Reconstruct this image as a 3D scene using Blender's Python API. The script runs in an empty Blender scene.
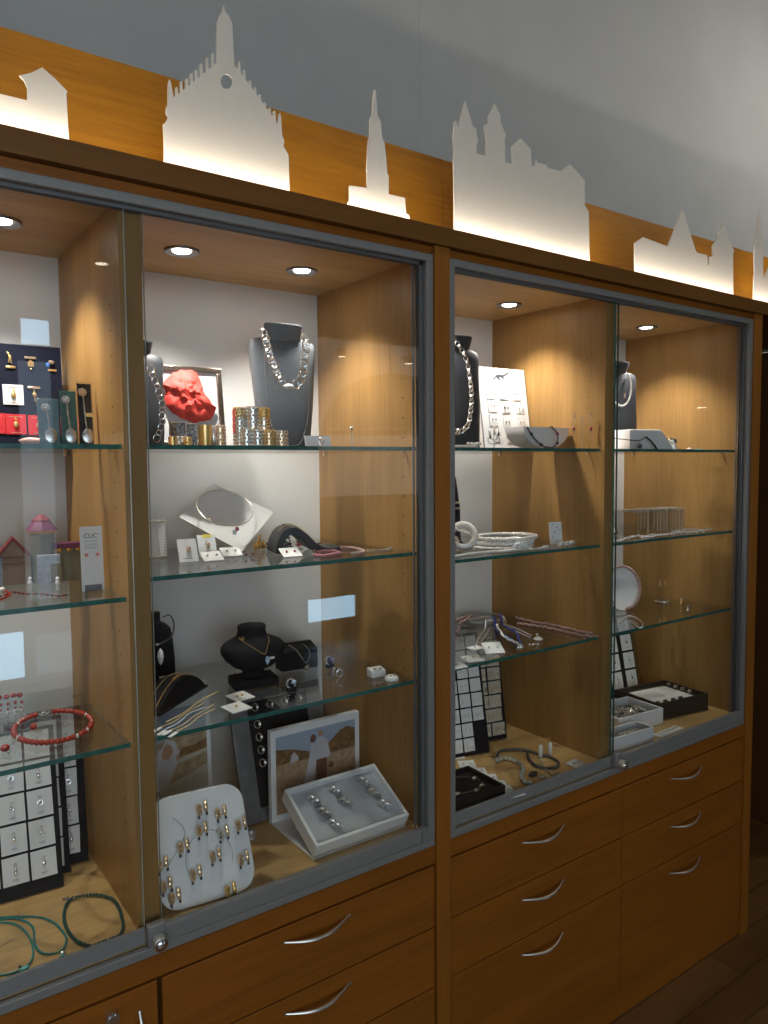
import bpy, math, random
from mathutils import Vector, Matrix, Euler, noise
R = math.radians
PI = math.pi
random.seed(7)
COL = bpy.context.scene.collection
SC = bpy.context.scene

# ------------------------------------------------------------------ camera
FPX, YAW, PITCH, ROLL, DIST, EYE = 743.417, 0.620581, -0.0647683, -0.00759092, 1.275385, 1.6
def cam_axes():
    cy, sy, cp, sp = math.cos(YAW), math.sin(YAW), math.cos(PITCH), math.sin(PITCH)
    f = Vector((sy*cp, cy*cp, sp)); r = Vector((cy, -sy, 0)); u = r.cross(f)
    cr, sr = math.cos(ROLL), math.sin(ROLL)
    return cr*r + sr*u, -sr*r + cr*u, f
CR, CU, CF = cam_axes()
CAMLOC = Vector((0, -DIST, EYE))
cd = bpy.data.cameras.new('camera'); cam = bpy.data.objects.new('camera', cd); COL.objects.link(cam)
cd.sensor_width = 36; cd.sensor_fit = 'AUTO'; cd.lens = 36*FPX/1024; cd.clip_start = 0.02; cd.clip_end = 60
mw = Matrix((CR, CU, -CF)).transposed().to_4x4(); mw.translation = CAMLOC
cam.matrix_world = mw
SC.camera = cam

def at(px, py, **k):
    """measured point of the photograph -> point on the plane x=, y= or z= of the room"""
    d = (px-384)/FPX*CR - (py-512)/FPX*CU + CF
    a, v = list(k.items())[0]; i = 'xyz'.index(a)
    return CAMLOC + d*((v-CAMLOC[i])/d[i])

# ------------------------------------------------------------------ materials
def mat_new(name):
    m = bpy.data.materials.new(name); m.use_nodes = True
    return m, m.node_tree.nodes, m.node_tree.links, m.node_tree.nodes['Principled BSDF']

def plain(name, col, rough=.5, metal=0., spec=.5, noise_amt=.06, nscale=40, bump=0., coat=0., trans=0., ior=1.5):
    m, n, l, b = mat_new(name)
    b.inputs['Roughness'].default_value = rough; b.inputs['Metallic'].default_value = metal
    b.inputs['Specular IOR Level'].default_value = spec; b.inputs['Coat Weight'].default_value = coat
    b.inputs['Transmission Weight'].default_value = trans; b.inputs['IOR'].default_value = ior
    tc = n.new('ShaderNodeTexCoord'); nz = n.new('ShaderNodeTexNoise'); nz.inputs['Scale'].default_value = nscale
    l.new(tc.outputs['Object'], nz.inputs['Vector'])
    rp = n.new('ShaderNodeValToRGB')
    lo = [max(0, c*(1-noise_amt)) for c in col]; hi = [min(1, c*(1+noise_amt)) for c in col]
    rp.color_ramp.elements[0].color = (*lo, 1); rp.color_ramp.elements[1].color = (*hi, 1)
    rp.color_ramp.elements[0].position = .3; rp.color_ramp.elements[1].position = .7
    l.new(nz.outputs['Fac'], rp.inputs['Fac']); l.new(rp.outputs['Color'], b.inputs['Base Color'])
    if bump:
        bp = n.new('ShaderNodeBump'); bp.inputs['Strength'].default_value = bump; bp.inputs['Distance'].default_value = .002
        l.new(nz.outputs['Fac'], bp.inputs['Height']); l.new(bp.outputs['Normal'], b.inputs['Normal'])
    return m

def wood(name, base, axis, rough=.42, contrast=.22, planks=None, spec=.4):
    """long-grained wood; axis = grain direction"""
    m, n, l, b = mat_new(name)
    b.inputs['Roughness'].default_value = rough; b.inputs['Specular IOR Level'].default_value = spec
    tc = n.new('ShaderNodeTexCoord')
    def chain(sc_long, sc_cross, detail):
        mp = n.new('ShaderNodeMapping'); s = [sc_cross]*3; s['xyz'.index(axis)] = sc_long
        mp.inputs['Scale'].default_value = s; l.new(tc.outputs['Object'], mp.inputs['Vector'])
        nz = n.new('ShaderNodeTexNoise'); nz.inputs['Scale'].default_value = 1; nz.inputs['Detail'].default_value = detail
        nz.inputs['Distortion'].default_value = .6
        l.new(mp.outputs['Vector'], nz.inputs['Vector']); return nz
    fine = chain(6, 170, 4); broad = chain(1.6, 13, 3)
    mx = n.new('ShaderNodeMath'); mx.operation = 'MULTIPLY_ADD'; mx.inputs[1].default_value = .45
    sc2 = n.new('ShaderNodeMath'); sc2.operation = 'MULTIPLY'; sc2.inputs[1].default_value = .55
    l.new(fine.outputs['Fac'], mx.inputs[0]); l.new(broad.outputs['Fac'], sc2.inputs[0]); l.new(sc2.outputs[0], mx.inputs[2])
    rp = n.new('ShaderNodeValToRGB'); e = rp.color_ramp.elements
    e[0].position = .32; e[1].position = .68
    e[0].color = (*[c*(1-contrast)*(1-.15*i*contrast) for i, c in enumerate(base)], 1)
    e[1].color = (*[min(1, c*(1+contrast)) for c in base], 1)
    l.new(mx.outputs[0], rp.inputs['Fac'])
    out = rp.outputs['Color']
    if planks:
        br = n.new('ShaderNodeTexBrick'); br.inputs['Color1'].default_value = (1, 1, 1, 1); br.inputs['Color2'].default_value = (.72, .72, .72, 1)
        br.inputs['Mortar'].default_value = (.25, .25, .25, 1); br.inputs['Scale'].default_value = 1
        br.inputs['Brick Width'].default_value = 1.1; br.inputs['Row Height'].default_value = planks
        br.inputs['Mortar Size'].default_value = .0018
        l.new(tc.outputs['Object'], br.inputs['Vector'])
        mm = n.new('ShaderNodeMix'); mm.data_type = 'RGBA'; mm.blend_type = 'MULTIPLY'; mm.inputs['Factor'].default_value = 1
        l.new(out, mm.inputs['A']); l.new(br.outputs['Color'], mm.inputs['B']); out = mm.outputs['Result']
    l.new(out, b.inputs['Base Color'])
    bp = n.new('ShaderNodeBump'); bp.inputs['Strength'].default_value = .05; bp.inputs['Distance'].default_value = .001
    l.new(fine.outputs['Fac'], bp.inputs['Height']); l.new(bp.outputs['Normal'], b.inputs['Normal'])
    return m

def glass(name, tint=(1, 1, 1), ior=1.5):
    """thin clear glass: a Fresnel share is mirrored, the rest passes"""
    m = bpy.data.materials.new(name); m.use_nodes = True; n = m.node_tree.nodes; l = m.node_tree.links; n.clear()
    o = n.new('ShaderNodeOutputMaterial'); mx = n.new('ShaderNodeMixShader')
    t = n.new('ShaderNodeBsdfTransparent'); t.inputs['Color'].default_value = (*tint, 1)
    g = n.new('ShaderNodeBsdfGlossy'); g.inputs['Roughness'].default_value = 0
    f = n.new('ShaderNodeFresnel'); f.inputs['IOR'].default_value = ior
    # the same pane whichever way it is looked through
    ge = n.new('ShaderNodeNewGeometry'); ma = n.new('ShaderNodeMath'); ma.operation = 'MULTIPLY_ADD'
    ma.inputs[1].default_value = 1/ior-ior; ma.inputs[2].default_value = ior
    l.new(ge.outputs['Backfacing'], ma.inputs[0]); l.new(ma.outputs[0], f.inputs['IOR'])
    l.new(f.outputs['Fac'], mx.inputs['Fac']); l.new(t.outputs[0], mx.inputs[1]); l.new(g.outputs[0], mx.inputs[2])
    l.new(mx.outputs[0], o.inputs['Surface']); return m

def glow(name, col, strength):
    m = bpy.data.materials.new(name); m.use_nodes = True; n = m.node_tree.nodes; l = m.node_tree.links; n.clear()
    o = n.new('ShaderNodeOutputMaterial'); e = n.new('ShaderNodeEmission')
    e.inputs['Color'].default_value = (*col, 1); e.inputs['Strength'].default_value = strength
    l.new(e.outputs[0], o.inputs['Surface']); return m

W_SIDE = wood('lamplit_upright_grain', (.38, .211, .067), 'z')  # interior copies of the front wood, lamp brightness put into their colour
W_DECK = wood('lamplit_deck', (.60, .385, .165), 'x')
W_FRONT = wood('beech_fronts', (.30, .096, .010), 'x', .38, .24)
W_STILE = wood('beech_stiles', (.33, .115, .014), 'z', .38, .16)
W_PANEL = wood('beech_panel', (.32, .132, .007), 'x', .4, .26)
W_CORN = wood('beech_cornice', (.19, .076, .014), 'x', .4, .18)
W_DARK = wood('dark_panelling', (.10, .042, .012), 'z', .5, .2)
W_FLOOR = wood('floor_planks', (.20, .095, .03), 'x', .4, .3, planks=.11)
M_BACK = plain('grey_white_laminate', (.80, .80, .80), .45, noise_amt=.02, nscale=8)
M_WALL = plain('grey_wall', (.41, .42, .415), .8, noise_amt=.03, nscale=6)
M_CEIL = plain('white_ceiling', (.72, .72, .70), .9, noise_amt=.02)
M_STEEL = plain('brushed_aluminium', (.29, .28, .27), .5, .3, noise_amt=.05, nscale=90)
M_DKSTEEL = plain('dark_track', (.20, .20, .205), .5, .5)
M_CHROME = plain('chrome', (.80, .80, .80), .12, 1.)
M_NICKEL = plain('satin_nickel', (.70, .66, .60), .33, .92)
M_SILVER = plain('silver', (.92, .91, .89), .24, .92, noise_amt=.1, nscale=300)
M_GOLD = plain('gold', (.88, .62, .26), .30, .92, noise_amt=.1, nscale=300)
M_ROSE = plain('rose_gold', (.95, .74, .50), .28, .92)
M_GLASS = glass('clear_glass', (.99, .99, .985))
M_SHELF = glass('shelf_glass', (.97, .985, .975))
M_EDGE = plain('green_glass_edge', (.035, .16, .135), .15, 0, .8, noise_amt=.25, nscale=60)
M_EDGEPALE = plain('pale_glass_edge', (.42, .45, .42), .2, noise_amt=.1)
M_CLEAR = glass('clear_acrylic', (.93, .94, .95), 1.49)
M_WHITE = plain('white_card', (.84, .85, .86), .6, noise_amt=.02)
M_WGLOSS = plain('white_acrylic', (.88, .89, .90), .3, noise_amt=.02, nscale=10)
M_CREAM = plain('cream_card', (.62, .57, .47), .7)
M_CUT = plain('white_cutout_acrylic', (.70, .655, .575), .5, noise_amt=.01)
M_BLACK = plain('black_velvet', (.012, .012, .016), .8, spec=.25, noise_amt=.2, nscale=200)
M_BLACKGL = plain('black_gloss', (.02, .02, .022), .25)
M_GREY = plain('grey_leatherette', (.15, .168, .19), .5, noise_amt=.1, nscale=200, bump=.1)
M_GREYDK = plain('dark_grey_leatherette', (.04, .045, .055), .5, noise_amt=.1, nscale=200, bump=.1)
M_NAVY = plain('navy_velvet', (.004, .006, .019), .8, spec=.2)
M_RED = plain('red_card', (.62, .02, .03), .55)
M_PAPER = plain('crumpled_red_tissue', (.88, .075, .055), .6, noise_amt=.25, nscale=70, bump=.3)
M_CORAL = plain('coral_red', (.42, .045, .025), .25, noise_amt=.2, nscale=250)
M_TURQ = plain('turquoise', (.045, .30, .30), .35, noise_amt=.45, nscale=260)
M_TURQDK = plain('dark_turquoise', (.018, .09, .085), .35, noise_amt=.5, nscale=260)
M_TURQLT = plain('pale_turquoise', (.14, .52, .55), .35)
M_PEARL = plain('pearl', (.82, .80, .76), .2, coat=.6)
M_PINK = plain('pink_beads', (.78, .52, .50), .2, noise_amt=.2, trans=.3)
M_STONEPK = plain('pink_stone', (.62, .34, .29), .4)
M_CRYSTAL = plain('crystal', (.9, .92, .95), .06, .0, .9, trans=.75, ior=1.55)
M_OPAL = plain('opal', (.45, .62, .85), .15, noise_amt=.3, nscale=200, coat=.5)
M_BLUE = plain('blue_cord', (.02, .04, .30), .5)
M_GREENSLV = plain('green_sleeve', (.10, .24, .20), .3, noise_amt=.3, nscale=90)
M_TEALSLV = plain('teal_sleeve', (.22, .38, .42), .3, noise_amt=.2, nscale=90)
M_YELLOW = plain('yellow_tag', (.80, .70, .10), .6)
M_TEXT = plain('dark_lettering', (.05, .055, .065), .6)
M_TEXTLT = plain('grey_lettering', (.30, .32, .36), .6)
M_PINKSQ = plain('salmon_print', (.80, .27, .25), .6)
M_TSTONE = plain('grey_blue_stone', (.36, .40, .47), .7, noise_amt=.15, nscale=120)
M_TOWER = plain('olive_grey_plaster', (.21, .19, .13), .8)
M_BRICK = plain('brown_plaster', (.26, .19, .14), .8)
M_ROOFRED = plain('red_roof', (.16, .010, .018), .6, noise_amt=.2)
M_ROOFPUR = plain('purple_roof', (.13, .018, .06), .6, noise_amt=.2)
M_OCHRE = plain('ochre_trim', (.55, .27, .03), .6)
M_DKBROWN = plain('dark_brown_box', (.035, .022, .018), .6)
M_GREYBEAD = plain('grey_metal_beads', (.12, .12, .13), .35, .6, noise_amt=.3, nscale=200)
M_JADE = plain('pale_stone_beads', (.50, .52, .47), .25, noise_amt=.15)
M_RUBY = plain('ruby', (.40, .04, .10), .1, coat=.5)
M_STUDDED = plain('black_white_pattern', (.25, .26, .28), .35, noise_amt=.98, nscale=170)
M_SKY = plain('print_sky', (.36, .43, .55), .5, noise_amt=.05)
M_HILL = plain('print_hill', (.40, .30, .18), .5, noise_amt=.3, nscale=60)
M_TREES = plain('print_trees', (.20, .11, .035), .5, noise_amt=.4, nscale=80)
M_FIELD = plain('print_field', (.42, .28, .17), .5, noise_amt=.25, nscale=90)
M_ROAD = plain('print_road', (.52, .48, .40), .5, noise_amt=.1)
M_DRESS = plain('print_dress', (.58, .55, .58), .5, noise_amt=.08)
M_SUIT = plain('print_brown', (.17, .07, .035), .5, noise_amt=.2)
M_SKIN = plain('print_skin', (.48, .26, .16), .5)
M_CEMENT = plain('frame_steel', (.26, .26, .27), .35, .8, noise_amt=.1)
M_LAMP = glow('lamp_lens', (1, .97, .92), 28)
M_STRIP = glow('led_strip', (1, .93, .80), 62)
M_DAY = glow('daylight', (.46, .76, 1.0), 8)
M_ROOMLAMP = glow('room_lamp', (1, .88, .70), 14)

# ------------------------------------------------------------------ mesh builder
class MB:
    def __init__(s): s.v = []; s.f = []; s.mi = []; s.cur = 0
    def add(s, vs, fs, M=None):
        o = len(s.v)
        s.v += [tuple((M @ Vector(p)) if M else p) for p in vs]
        s.f += [tuple(i+o for i in f) for f in fs]; s.mi += [s.cur]*len(fs); return s
    def box(s, x0, x1, y0, y1, z0, z1, M=None):
        vs = [(x, y, z) for z in (z0, z1) for y in (y0, y1) for x in (x0, x1)]
        return s.add(vs, [(0, 2, 3, 1), (4, 5, 7, 6), (0, 1, 5, 4), (2, 6, 7, 3), (0, 4, 6, 2), (1, 3, 7, 5)], M)
    def cbox(s, c, d, M=None):
        return s.box(c[0]-d[0]/2, c[0]+d[0]/2, c[1]-d[1]/2, c[1]+d[1]/2, c[2]-d[2]/2, c[2]+d[2]/2, M)
    def rows(s, rows, closed=True, caps=True, M=None):
        n = len(rows[0]); vs = [p for r in rows for p in r]; fs = []
        for i in range(len(rows)-1):
            for j in range(n if closed else n-1):
                k = (j+1) % n; fs.append((i*n+j, i*n+k, (i+1)*n+k, (i+1)*n+j))
        if caps: fs.append(tuple(reversed(range(n)))); fs.append(tuple((len(rows)-1)*n+j for j in range(n)))
        return s.add(vs, fs, M)
    def lathe(s, prof, c=(0, 0, 0), n=24, M=None, caps=True):
        return s.rows([[(c[0]+r*math.cos(2*PI*j/n), c[1]+r*math.sin(2*PI*j/n), c[2]+z) for j in range(n)] for r, z in prof], True, caps, M)
    def tube(s, pts, r, n=8, closed=False, M=None):
        pts = [Vector(p) for p in pts]; N = len(pts); rows = []; up = None
        for i, p in enumerate(pts):
            a = pts[(i-1) % N] if (closed or i) else p; b = pts[(i+1) % N] if (closed or i < N-1) else p
            t = (b-a).normalized() if (b-a).length > 1e-9 else Vector((0, 0, 1))
            if up is None: up = t.orthogonal().normalized()
            up = (up - t*up.dot(t)); up = up.normalized() if up.length > 1e-6 else t.orthogonal().normalized()
            w = t.cross(up); rr = r[i] if isinstance(r, (list, tuple)) else r
            rows.append([tuple(p + rr*(math.cos(2*PI*j/n)*up + math.sin(2*PI*j/n)*w)) for j in range(n)])
        if closed: rows.append(rows[0])
        return s.rows(rows, True, not closed, M)
    def sphere(s, c, r, n=10, m=7, sc=(1, 1, 1), M=None):
        prof = [(max(1e-5, math.sin(PI*i/m))*r, -math.cos(PI*i/m)*r) for i in range(m+1)]
        rows = [[(c[0]+q*sc[0]*math.cos(2*PI*j/n), c[1]+q*sc[1]*math.sin(2*PI*j/n), c[2]+z*sc[2]) for j in range(n)] for q, z in prof]
        return s.rows(rows, True, False, M)
    def torus(s, c, nrm, Rr, r, N=20, n=7, M=None, sq=1.):
        nrm = Vector(nrm).normalized(); a = nrm.orthogonal().normalized()
        if abs(nrm.z) < .99: a = Vector((0, 0, 1)).cross(nrm).normalized()
        b = nrm.cross(a); c = Vector(c)
        return s.tube([c+Rr*(math.cos(2*PI*i/N)*a*sq+math.sin(2*PI*i/N)*b) for i in range(N)], r, n, True, M)
    def prism(s, pts, off, M=None):
        """polygon (3-D points) pushed along off"""
        n = len(pts); pts = [Vector(p) for p in pts]; off = Vector(off)
        vs = [tuple(p) for p in pts]+[tuple(p+off) for p in pts]
        fs = [tuple(range(n)), tuple(reversed(range(n, 2*n)))]+[(i, i+n, (i+1) % n+n, (i+1) % n) for i in range(n)]
        return s.add(vs, fs, M)
    def build(s, name, mats, parent=None, bevel=0., label=None, smooth=35, M=None):
        me = bpy.data.meshes.new(name); me.from_pydata([tuple(M @ Vector(p)) for p in s.v] if M else s.v, [], s.f)
        mats = mats if isinstance(mats, (list, tuple)) else [mats]
        for m in mats: me.materials.append(m)
        me.polygons.foreach_set('material_index', s.mi)
        me.update()
        import bmesh
        bm = bmesh.new(); bm.from_mesh(me); bmesh.ops.recalc_face_normals(bm, faces=bm.faces); bm.to_mesh(me); bm.free()
        me.polygons.foreach_set('use_smooth', [True]*len(me.polygons))
        me.set_sharp_from_angle(angle=R(smooth))
        o = bpy.data.objects.new(name, me); COL.objects.link(o)
        if parent: o.parent = parent
        if bevel:
            b = o.modifiers.new('bevel', 'BEVEL'); b.width = bevel; b.segments = 2; b.limit_method = 'ANGLE'; b.angle_limit = R(40)
        if label: o['label'] = label
        return o

LABELS = {}
def tag(o, label, cat, group=None):
    o['label'] = label; o['category'] = cat
    if group: o['group'] = group
    LABELS.setdefault(label, []).append(o.name)
    return o
def thing(name, label, cat, loc=(0, 0, 0), rot=(0, 0, 0), group=None):
    o = bpy.data.objects.new(name, None); COL.objects.link(o); o.empty_display_size = .02
    o.location = loc; o.rotation_euler = rot
    return tag(o, label, cat, group)
def struct(name, mb, m, bevel=0., parent=None):
    o = mb.build(name, m, parent, bevel)
    if not parent: o['kind'] = 'structure'
    return o
def mat_of(o): return Matrix.Translation(o.location) @ Euler(o.rotation_euler).to_matrix().to_4x4()
def place(o, M): o.location = M.translation; o.rotation_euler = M.to_euler()
def dup(root, label, M=None, group=None):
    r = root.copy(); COL.objects.link(r); r['label'] = label; LABELS.setdefault(label, []).append(r.name)
    if group: r['group'] = group
    if M is not None: place(r, M)
    for ch in list(root.children):
        c = ch.copy(); COL.objects.link(c); c.parent = r
        for g in ch.children:
            d = g.copy(); COL.objects.link(d); d.parent = c
    return r
def lettering(body, loc, size, m, parent, rot=(R(90), 0, 0), align='CENTER', space=1.):
    c = bpy.data.curves.new('lettering', 'FONT'); c.body = body; c.size = size; c.align_x = align; c.space_character = space
    c.extrude = .0002; c.materials.append(m)
    f = bpy.data.objects.new('lettering_outline', c); COL.objects.link(f); bpy.context.view_layer.update()
    me = bpy.data.meshes.new_from_object(f.evaluated_get(bpy.context.evaluated_depsgraph_get()))
    bpy.data.objects.remove(f)
    if not me.materials: me.materials.append(m)
    o = bpy.data.objects.new('lettering', me); COL.objects.link(o); o.parent = parent; o.location = loc; o.rotation_euler = rot
    return o

# ------------------------------------------------------------------ measures of the cabinets (metres)
ZC, ZD = 2.05, .762                 # inner ceiling and deck
YB = .478                           # inner back
S1, S2L, S2M, S3 = 1.637, 1.369, 1.400, 1.106      # shelf tops, left cabinet
T1, T2, T3 = 1.637, 1.372, 1.113                   # shelf tops, right cabinet

# ------------------------------------------------------------------ room
WY = .57
struct('floor', MB().box(-3, 7, -4.6, 3, -.05, 0), W_FLOOR)
struct('wall_front', MB().box(-3, 3.2, WY, WY+.1, 0, 3.9).box(3.2, 7, WY, WY+.1, 0, 3.9), M_WALL)
mb = MB().box(-3.1, 7.1, -4.7, .7, 3.9, 4.0); struct('ceiling', mb, M_CEIL)
struct('wall_rear', MB().box(-3, 7, -4.7, -4.6, 0, 3.9), plain('rear_wall', (.42, .40, .38), .8))
struct('wall_left', MB().box(-3.1, -3, -4.7, .7, 0, 3.9), M_WALL)
struct('wall_right', MB().box(7, 7.1, -4.7, .7, 0, 3.9), plain('right_wall', (.25, .2, .16), .8))
struct('wall_passage', MB().box(3.2, 3.24, -.02, WY-.002, 0, 2.06).box(2.424, 3.198, WY-.03, WY-.002, 0, 2.06), W_DARK)
struct('baseboard_passage', MB().box(3.186, 3.199, -.02, WY-.032, .001, .012), W_CORN)
# panel joint on the wall above the cabinets
x = at(420, 60, y=WY).x
struct('trim_3', MB().box(x-.0015, x+.0015, WY-.0012, WY-.0002, 2.37, 3.88), plain('joint', (.45, .46, .45), .8))
def window(i, x0, x1, z0, z1, Y=-4.598, m=M_DAY):
    w = MB().box(x0-.04, x1+.04, Y, Y+.03, z1, z1+.04).box(x0-.04, x1+.04, Y, Y+.03, z0-.04, z0).box(x0-.04, x0, Y, Y+.03, z0, z1).box(x1, x1+.04, Y, Y+.03, z0, z1)
    o = struct('window_%d' % i, w, M_STEEL)
    MB().box(x0, x1, Y, Y+.012, z0, z1).build('pane', m, o)
    return o
window(1, 1.03, 1.22, 2.48, 2.66); window(2, 1.0, 1.22, .62, 2.36, m=glow('daylight_dim', (.62, .8, 1.), 1.1))
window(3, 1.05, 1.31, .06, .36, m=glow('daylight_low', (.5, .72, .95), .8)); window(4, .70, .97, .06, .40)
window(5, 3.34, 3.86, .15, .36)
window(6, 3.47, 4.75, 1.3, 2.75, m=glow('shop_window', (.80, .76, .70), .8))
window(7, -2.6, .62, .8, 2.7, m=glow('daylight_soft', (.76, .90, 1.), 3.1))

# ------------------------------------------------------------------ cabinets
def wbox(*a): return MB().box(*a)
def bow_handle(x0, x1, z, parent):
    pts = []
    for i in range(17):
        t = i/16; pts.append((x0+(x1-x0)*t, -.022-.023*math.sin(PI*t), z-.006*math.sin(PI*t)))
    rr = [.0022+.0016*math.sin(PI*i/16) for i in range(17)]
    m = MB().tube(pts, rr, 8)
    m.tube([(x0, -.0215, z), (x0, -.0245, z)], .0035, 8).tube([(x1, -.0215, z), (x1, -.0245, z)], .0035, 8)
    return m.build('handle', M_NICKEL, parent)

def pegs(x, t):
    first = None
    for i in range(22):
        if first is None:
            first = MB().tube([(0, 0, 0), (-.0006, 0, 0)], .0016, 8).build('peg_hole', M_BLACKGL, t, label='small dark peg hole'); o = first
        else:
            o = first.copy(); COL.objects.link(o); o.parent = t
        o.location = (x, .095, .94+.045*i)

def cabinet(label, x0, x1, xp0, xp1, lamps, front_door_left, right_end):
    """x0..x1 inner width, xp0..xp1 the upright partition"""
    t = thing('display_cabinet', label, 'cabinet', (0, 0, 0), group=None)
    for a, b in ((x0-.0125, x0), (x1, x1+.013)):
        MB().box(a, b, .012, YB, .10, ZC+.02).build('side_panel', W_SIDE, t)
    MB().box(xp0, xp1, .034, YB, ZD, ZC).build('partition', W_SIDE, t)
    for bx0, bx1 in ((x0, xp0), (xp1, x1)):
        MB().box(bx0, bx1, YB-.004, YB, ZD, ZC).build('back_panel', M_BACK, t)
    MB().box(x0, x1, .012, YB, ZC, ZC+.02).build('top_panel', wood('bounce_lit_top', (.54, .35, .15), 'x'), t)  # wood colour raised to carry the bounced light on the inner ceiling
    MB().box(x0, x1, .016, YB, ZD-.02, ZD).build('deck', W_DECK, t)
    for xx in (xp0, x1): pegs(xx, t)
    # lower carcass behind the fronts and base rail
    MB().box(x0, x1, .02, YB, .09, ZD-.02).build('carcass', W_DARK, t)
    MB().box(x0-.0125, x1+.013, .004, .06, .0, .088).build('plinth', W_FRONT, t)
    # wooden rails above and below the glass
    MB().box(x0-.0125, x1+.013, 0, .02, .687, .7285).build('lower_rail', W_FRONT, t)
    MB().box(x0-.0125, x1+.013, .006, .02, 2.053, 2.0715).build('upper_rail', W_FRONT, t)
    # aluminium frame
    f0, f1 = x0-.0122, x1+.0125
    fr = MB().box(f0, f1, -.001, .012, 2.036, 2.0528).box(f0, f0+.018, -.001, .012, .7456, 2.0359).box(f1-.018, f1, -.001, .012, .7456, 2.0359).box(f0, f1, -.001, .012, .729, .7455)
    fo = fr.build('steel_frame', M_STEEL, t, .0015)
    tr = MB()
    for y0 in (.0135, .0195, .0265): tr.box(f0+.004, f1-.004, y0, y0+.0018, 2.030, 2.044).box(f1-.027, f1-.018, y0, y0+.0018, .748, 2.036)
    tr.box(f0+.001, f1-.001, .0125, .034, 2.0445, 2.0495).box(f1-.018, f1-.001, .0125, .033, .747, 2.044).box(f1-.0345, f1-.030, .0295, .0325, .762, 2.036)
    tr.build('slide_track', M_DKSTEEL, fo)
    # sliding doors: the right-hand one runs in front
    gf = front_door_left; edge_m = M_EDGE if right_end else M_EDGEPALE
    d2 = MB().box(f0+.004, xp1-.001, .021, .0255, .7475, 2.045).build('glass_door', M_GLASS, t)
    MB().box(f0+.004, gf+.001, .0135, .0205, .7475, .7765).build('door_rail', M_STEEL, d2, .001)
    MB().box(xp1-.0009, xp1-.0001, .0208, .0257, .762, 2.045).build('glass_edge', edge_m, d2)
    d1 = MB().box(gf, f1-.019, .0135 if False else .0142, .0187, .7795, 2.0435).build('glass_door', M_GLASS, t)
    MB().box(gf+.0335, f1-.0185, .0, .0135, .7460, .7765).build('door_rail', M_STEEL, d1, .001)
    MB().box(gf-.0009, gf-.0001, .0138, .0191, .779, 2.0435).build('glass_edge', edge_m, d1)
    lk = MB().box(gf+.001, gf+.033, -.003, .013, .7462, .785).build('lock_plate', M_DKSTEEL if False else M_STEEL, d1, .002)
    k = MB().tube([(gf+.018, -.003, .757), (gf+.018, -.021, .757)], .0135, 20)
    k.build('lock_knob', M_NICKEL, lk, .002)
    MB().sphere((gf+.018, -.021, .757), .0118, 16, 8, (1, .55, 1)).build('lock_face', M_CHROME, lk)
    ck = MB().box(f1-.038, f1-.018, -.0035, -.0002, .747, .772).torus((f1-.028, -.0042, .7595), (0, 1, 0), .0072, .0016, 18, 6)
    ck.build('corner_catch', M_STEEL, d1)
    # downlights
    for lx in lamps:
        L = MB().lathe([(.020, -.0005), (.030, -.004), (.0345, -.0055), (.036, -.004), (.0365, 0)], (lx, .264, ZC), 32, caps=False).build('downlight', M_CEMENT, t)
        MB().lathe([(.0001, -.0035), (.012, -.0038), (.0185, -.003), (.0195, -.0006)], (lx, .264, ZC), 24, caps=False).build('lamp_lens', M_LAMP, L)
        sp = bpy.data.lights.new('downlight_beam', 'SPOT'); sp.energy = 13; sp.spot_size = R(112); sp.spot_blend = .75
        sp.color = (1, .95, .87); sp.shadow_soft_size = .018
        so = bpy.data.objects.new('downlight_beam', sp); COL.objects.link(so); so.location = (lx, .264, ZC-.012); so.parent = L
    return t, fo

cabA, frA = cabinet('glass-front wooden cabinet left of the wooden post, with red tissue inside', -.255, 1.035, .385, .424, (-.06, .242, .584, .871), .390, False)
cabB, frB = cabinet('wooden glass-front cabinet right of the wooden post, over six drawers', 1.104, 2.3605, 1.680, 1.719, (1.24, 1.544, 1.88, 2.186), 1.697, True)
MB().box(1.0485, 1.0905, -.006, .05, 0, 2.0715).build('stile', W_STILE, cabA, .001)
MB().box(2.3745, 2.4195, -.006, .50, 0, 2.0715).build('stile', W_STILE, cabB, .001)
MB().box(-.31, -.2695, -.006, .05, 0, 2.0715).build('stile', W_STILE, cabA, .001)

# drawers
def drawer(parent, x0, x1, z0, z1, hx, hz):
    d = MB().box(x0+.0015, x1-.0015, -.0195+.018, .018, z0+.0015, z1-.0015).build('drawer', W_FRONT, parent, .0008)
    h = bow_handle(*hx, hz, d); h.location.y = .0205
    return d
for z0, z1, hz in ((.536, .684, .652), (.392, .536, .503), (.09, .392, .355)):
    drawer(cabA, .412, 1.046, z0, z1, (.658, .812), hz)
for z0, z1, hz in ((.538, .684, .647), (.395, .538, .498), (.09, .395, .353)):
    drawer(cabB, 1.094, 1.731, z0, z1, (1.330, 1.484), hz)
    drawer(cabB, 1.731, 2.372, z0, z1, (1.966, 2.124), hz)
dr = MB().box(-.267, .404, -.0015, .018, .0905, .6825).build('cupboard_door', W_FRONT, cabA, .0008)
lk = MB().tube([(.324, -.0016, .650), (.324, -.010, .650)], .0125, 20).tube([(.324, -.010, .650), (.324, -.0125, .650)], .008, 16).build('lock', M_CHROME, dr)
pts = [(.372, -.0016-.026*math.sin(PI*i/14), .50+.14*i/14) for i in range(15)]
MB().tube(pts, [.003+.002*math.sin(PI*i/14) for i in range(15)], 8).build('handle', M_NICKEL, dr)

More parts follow.
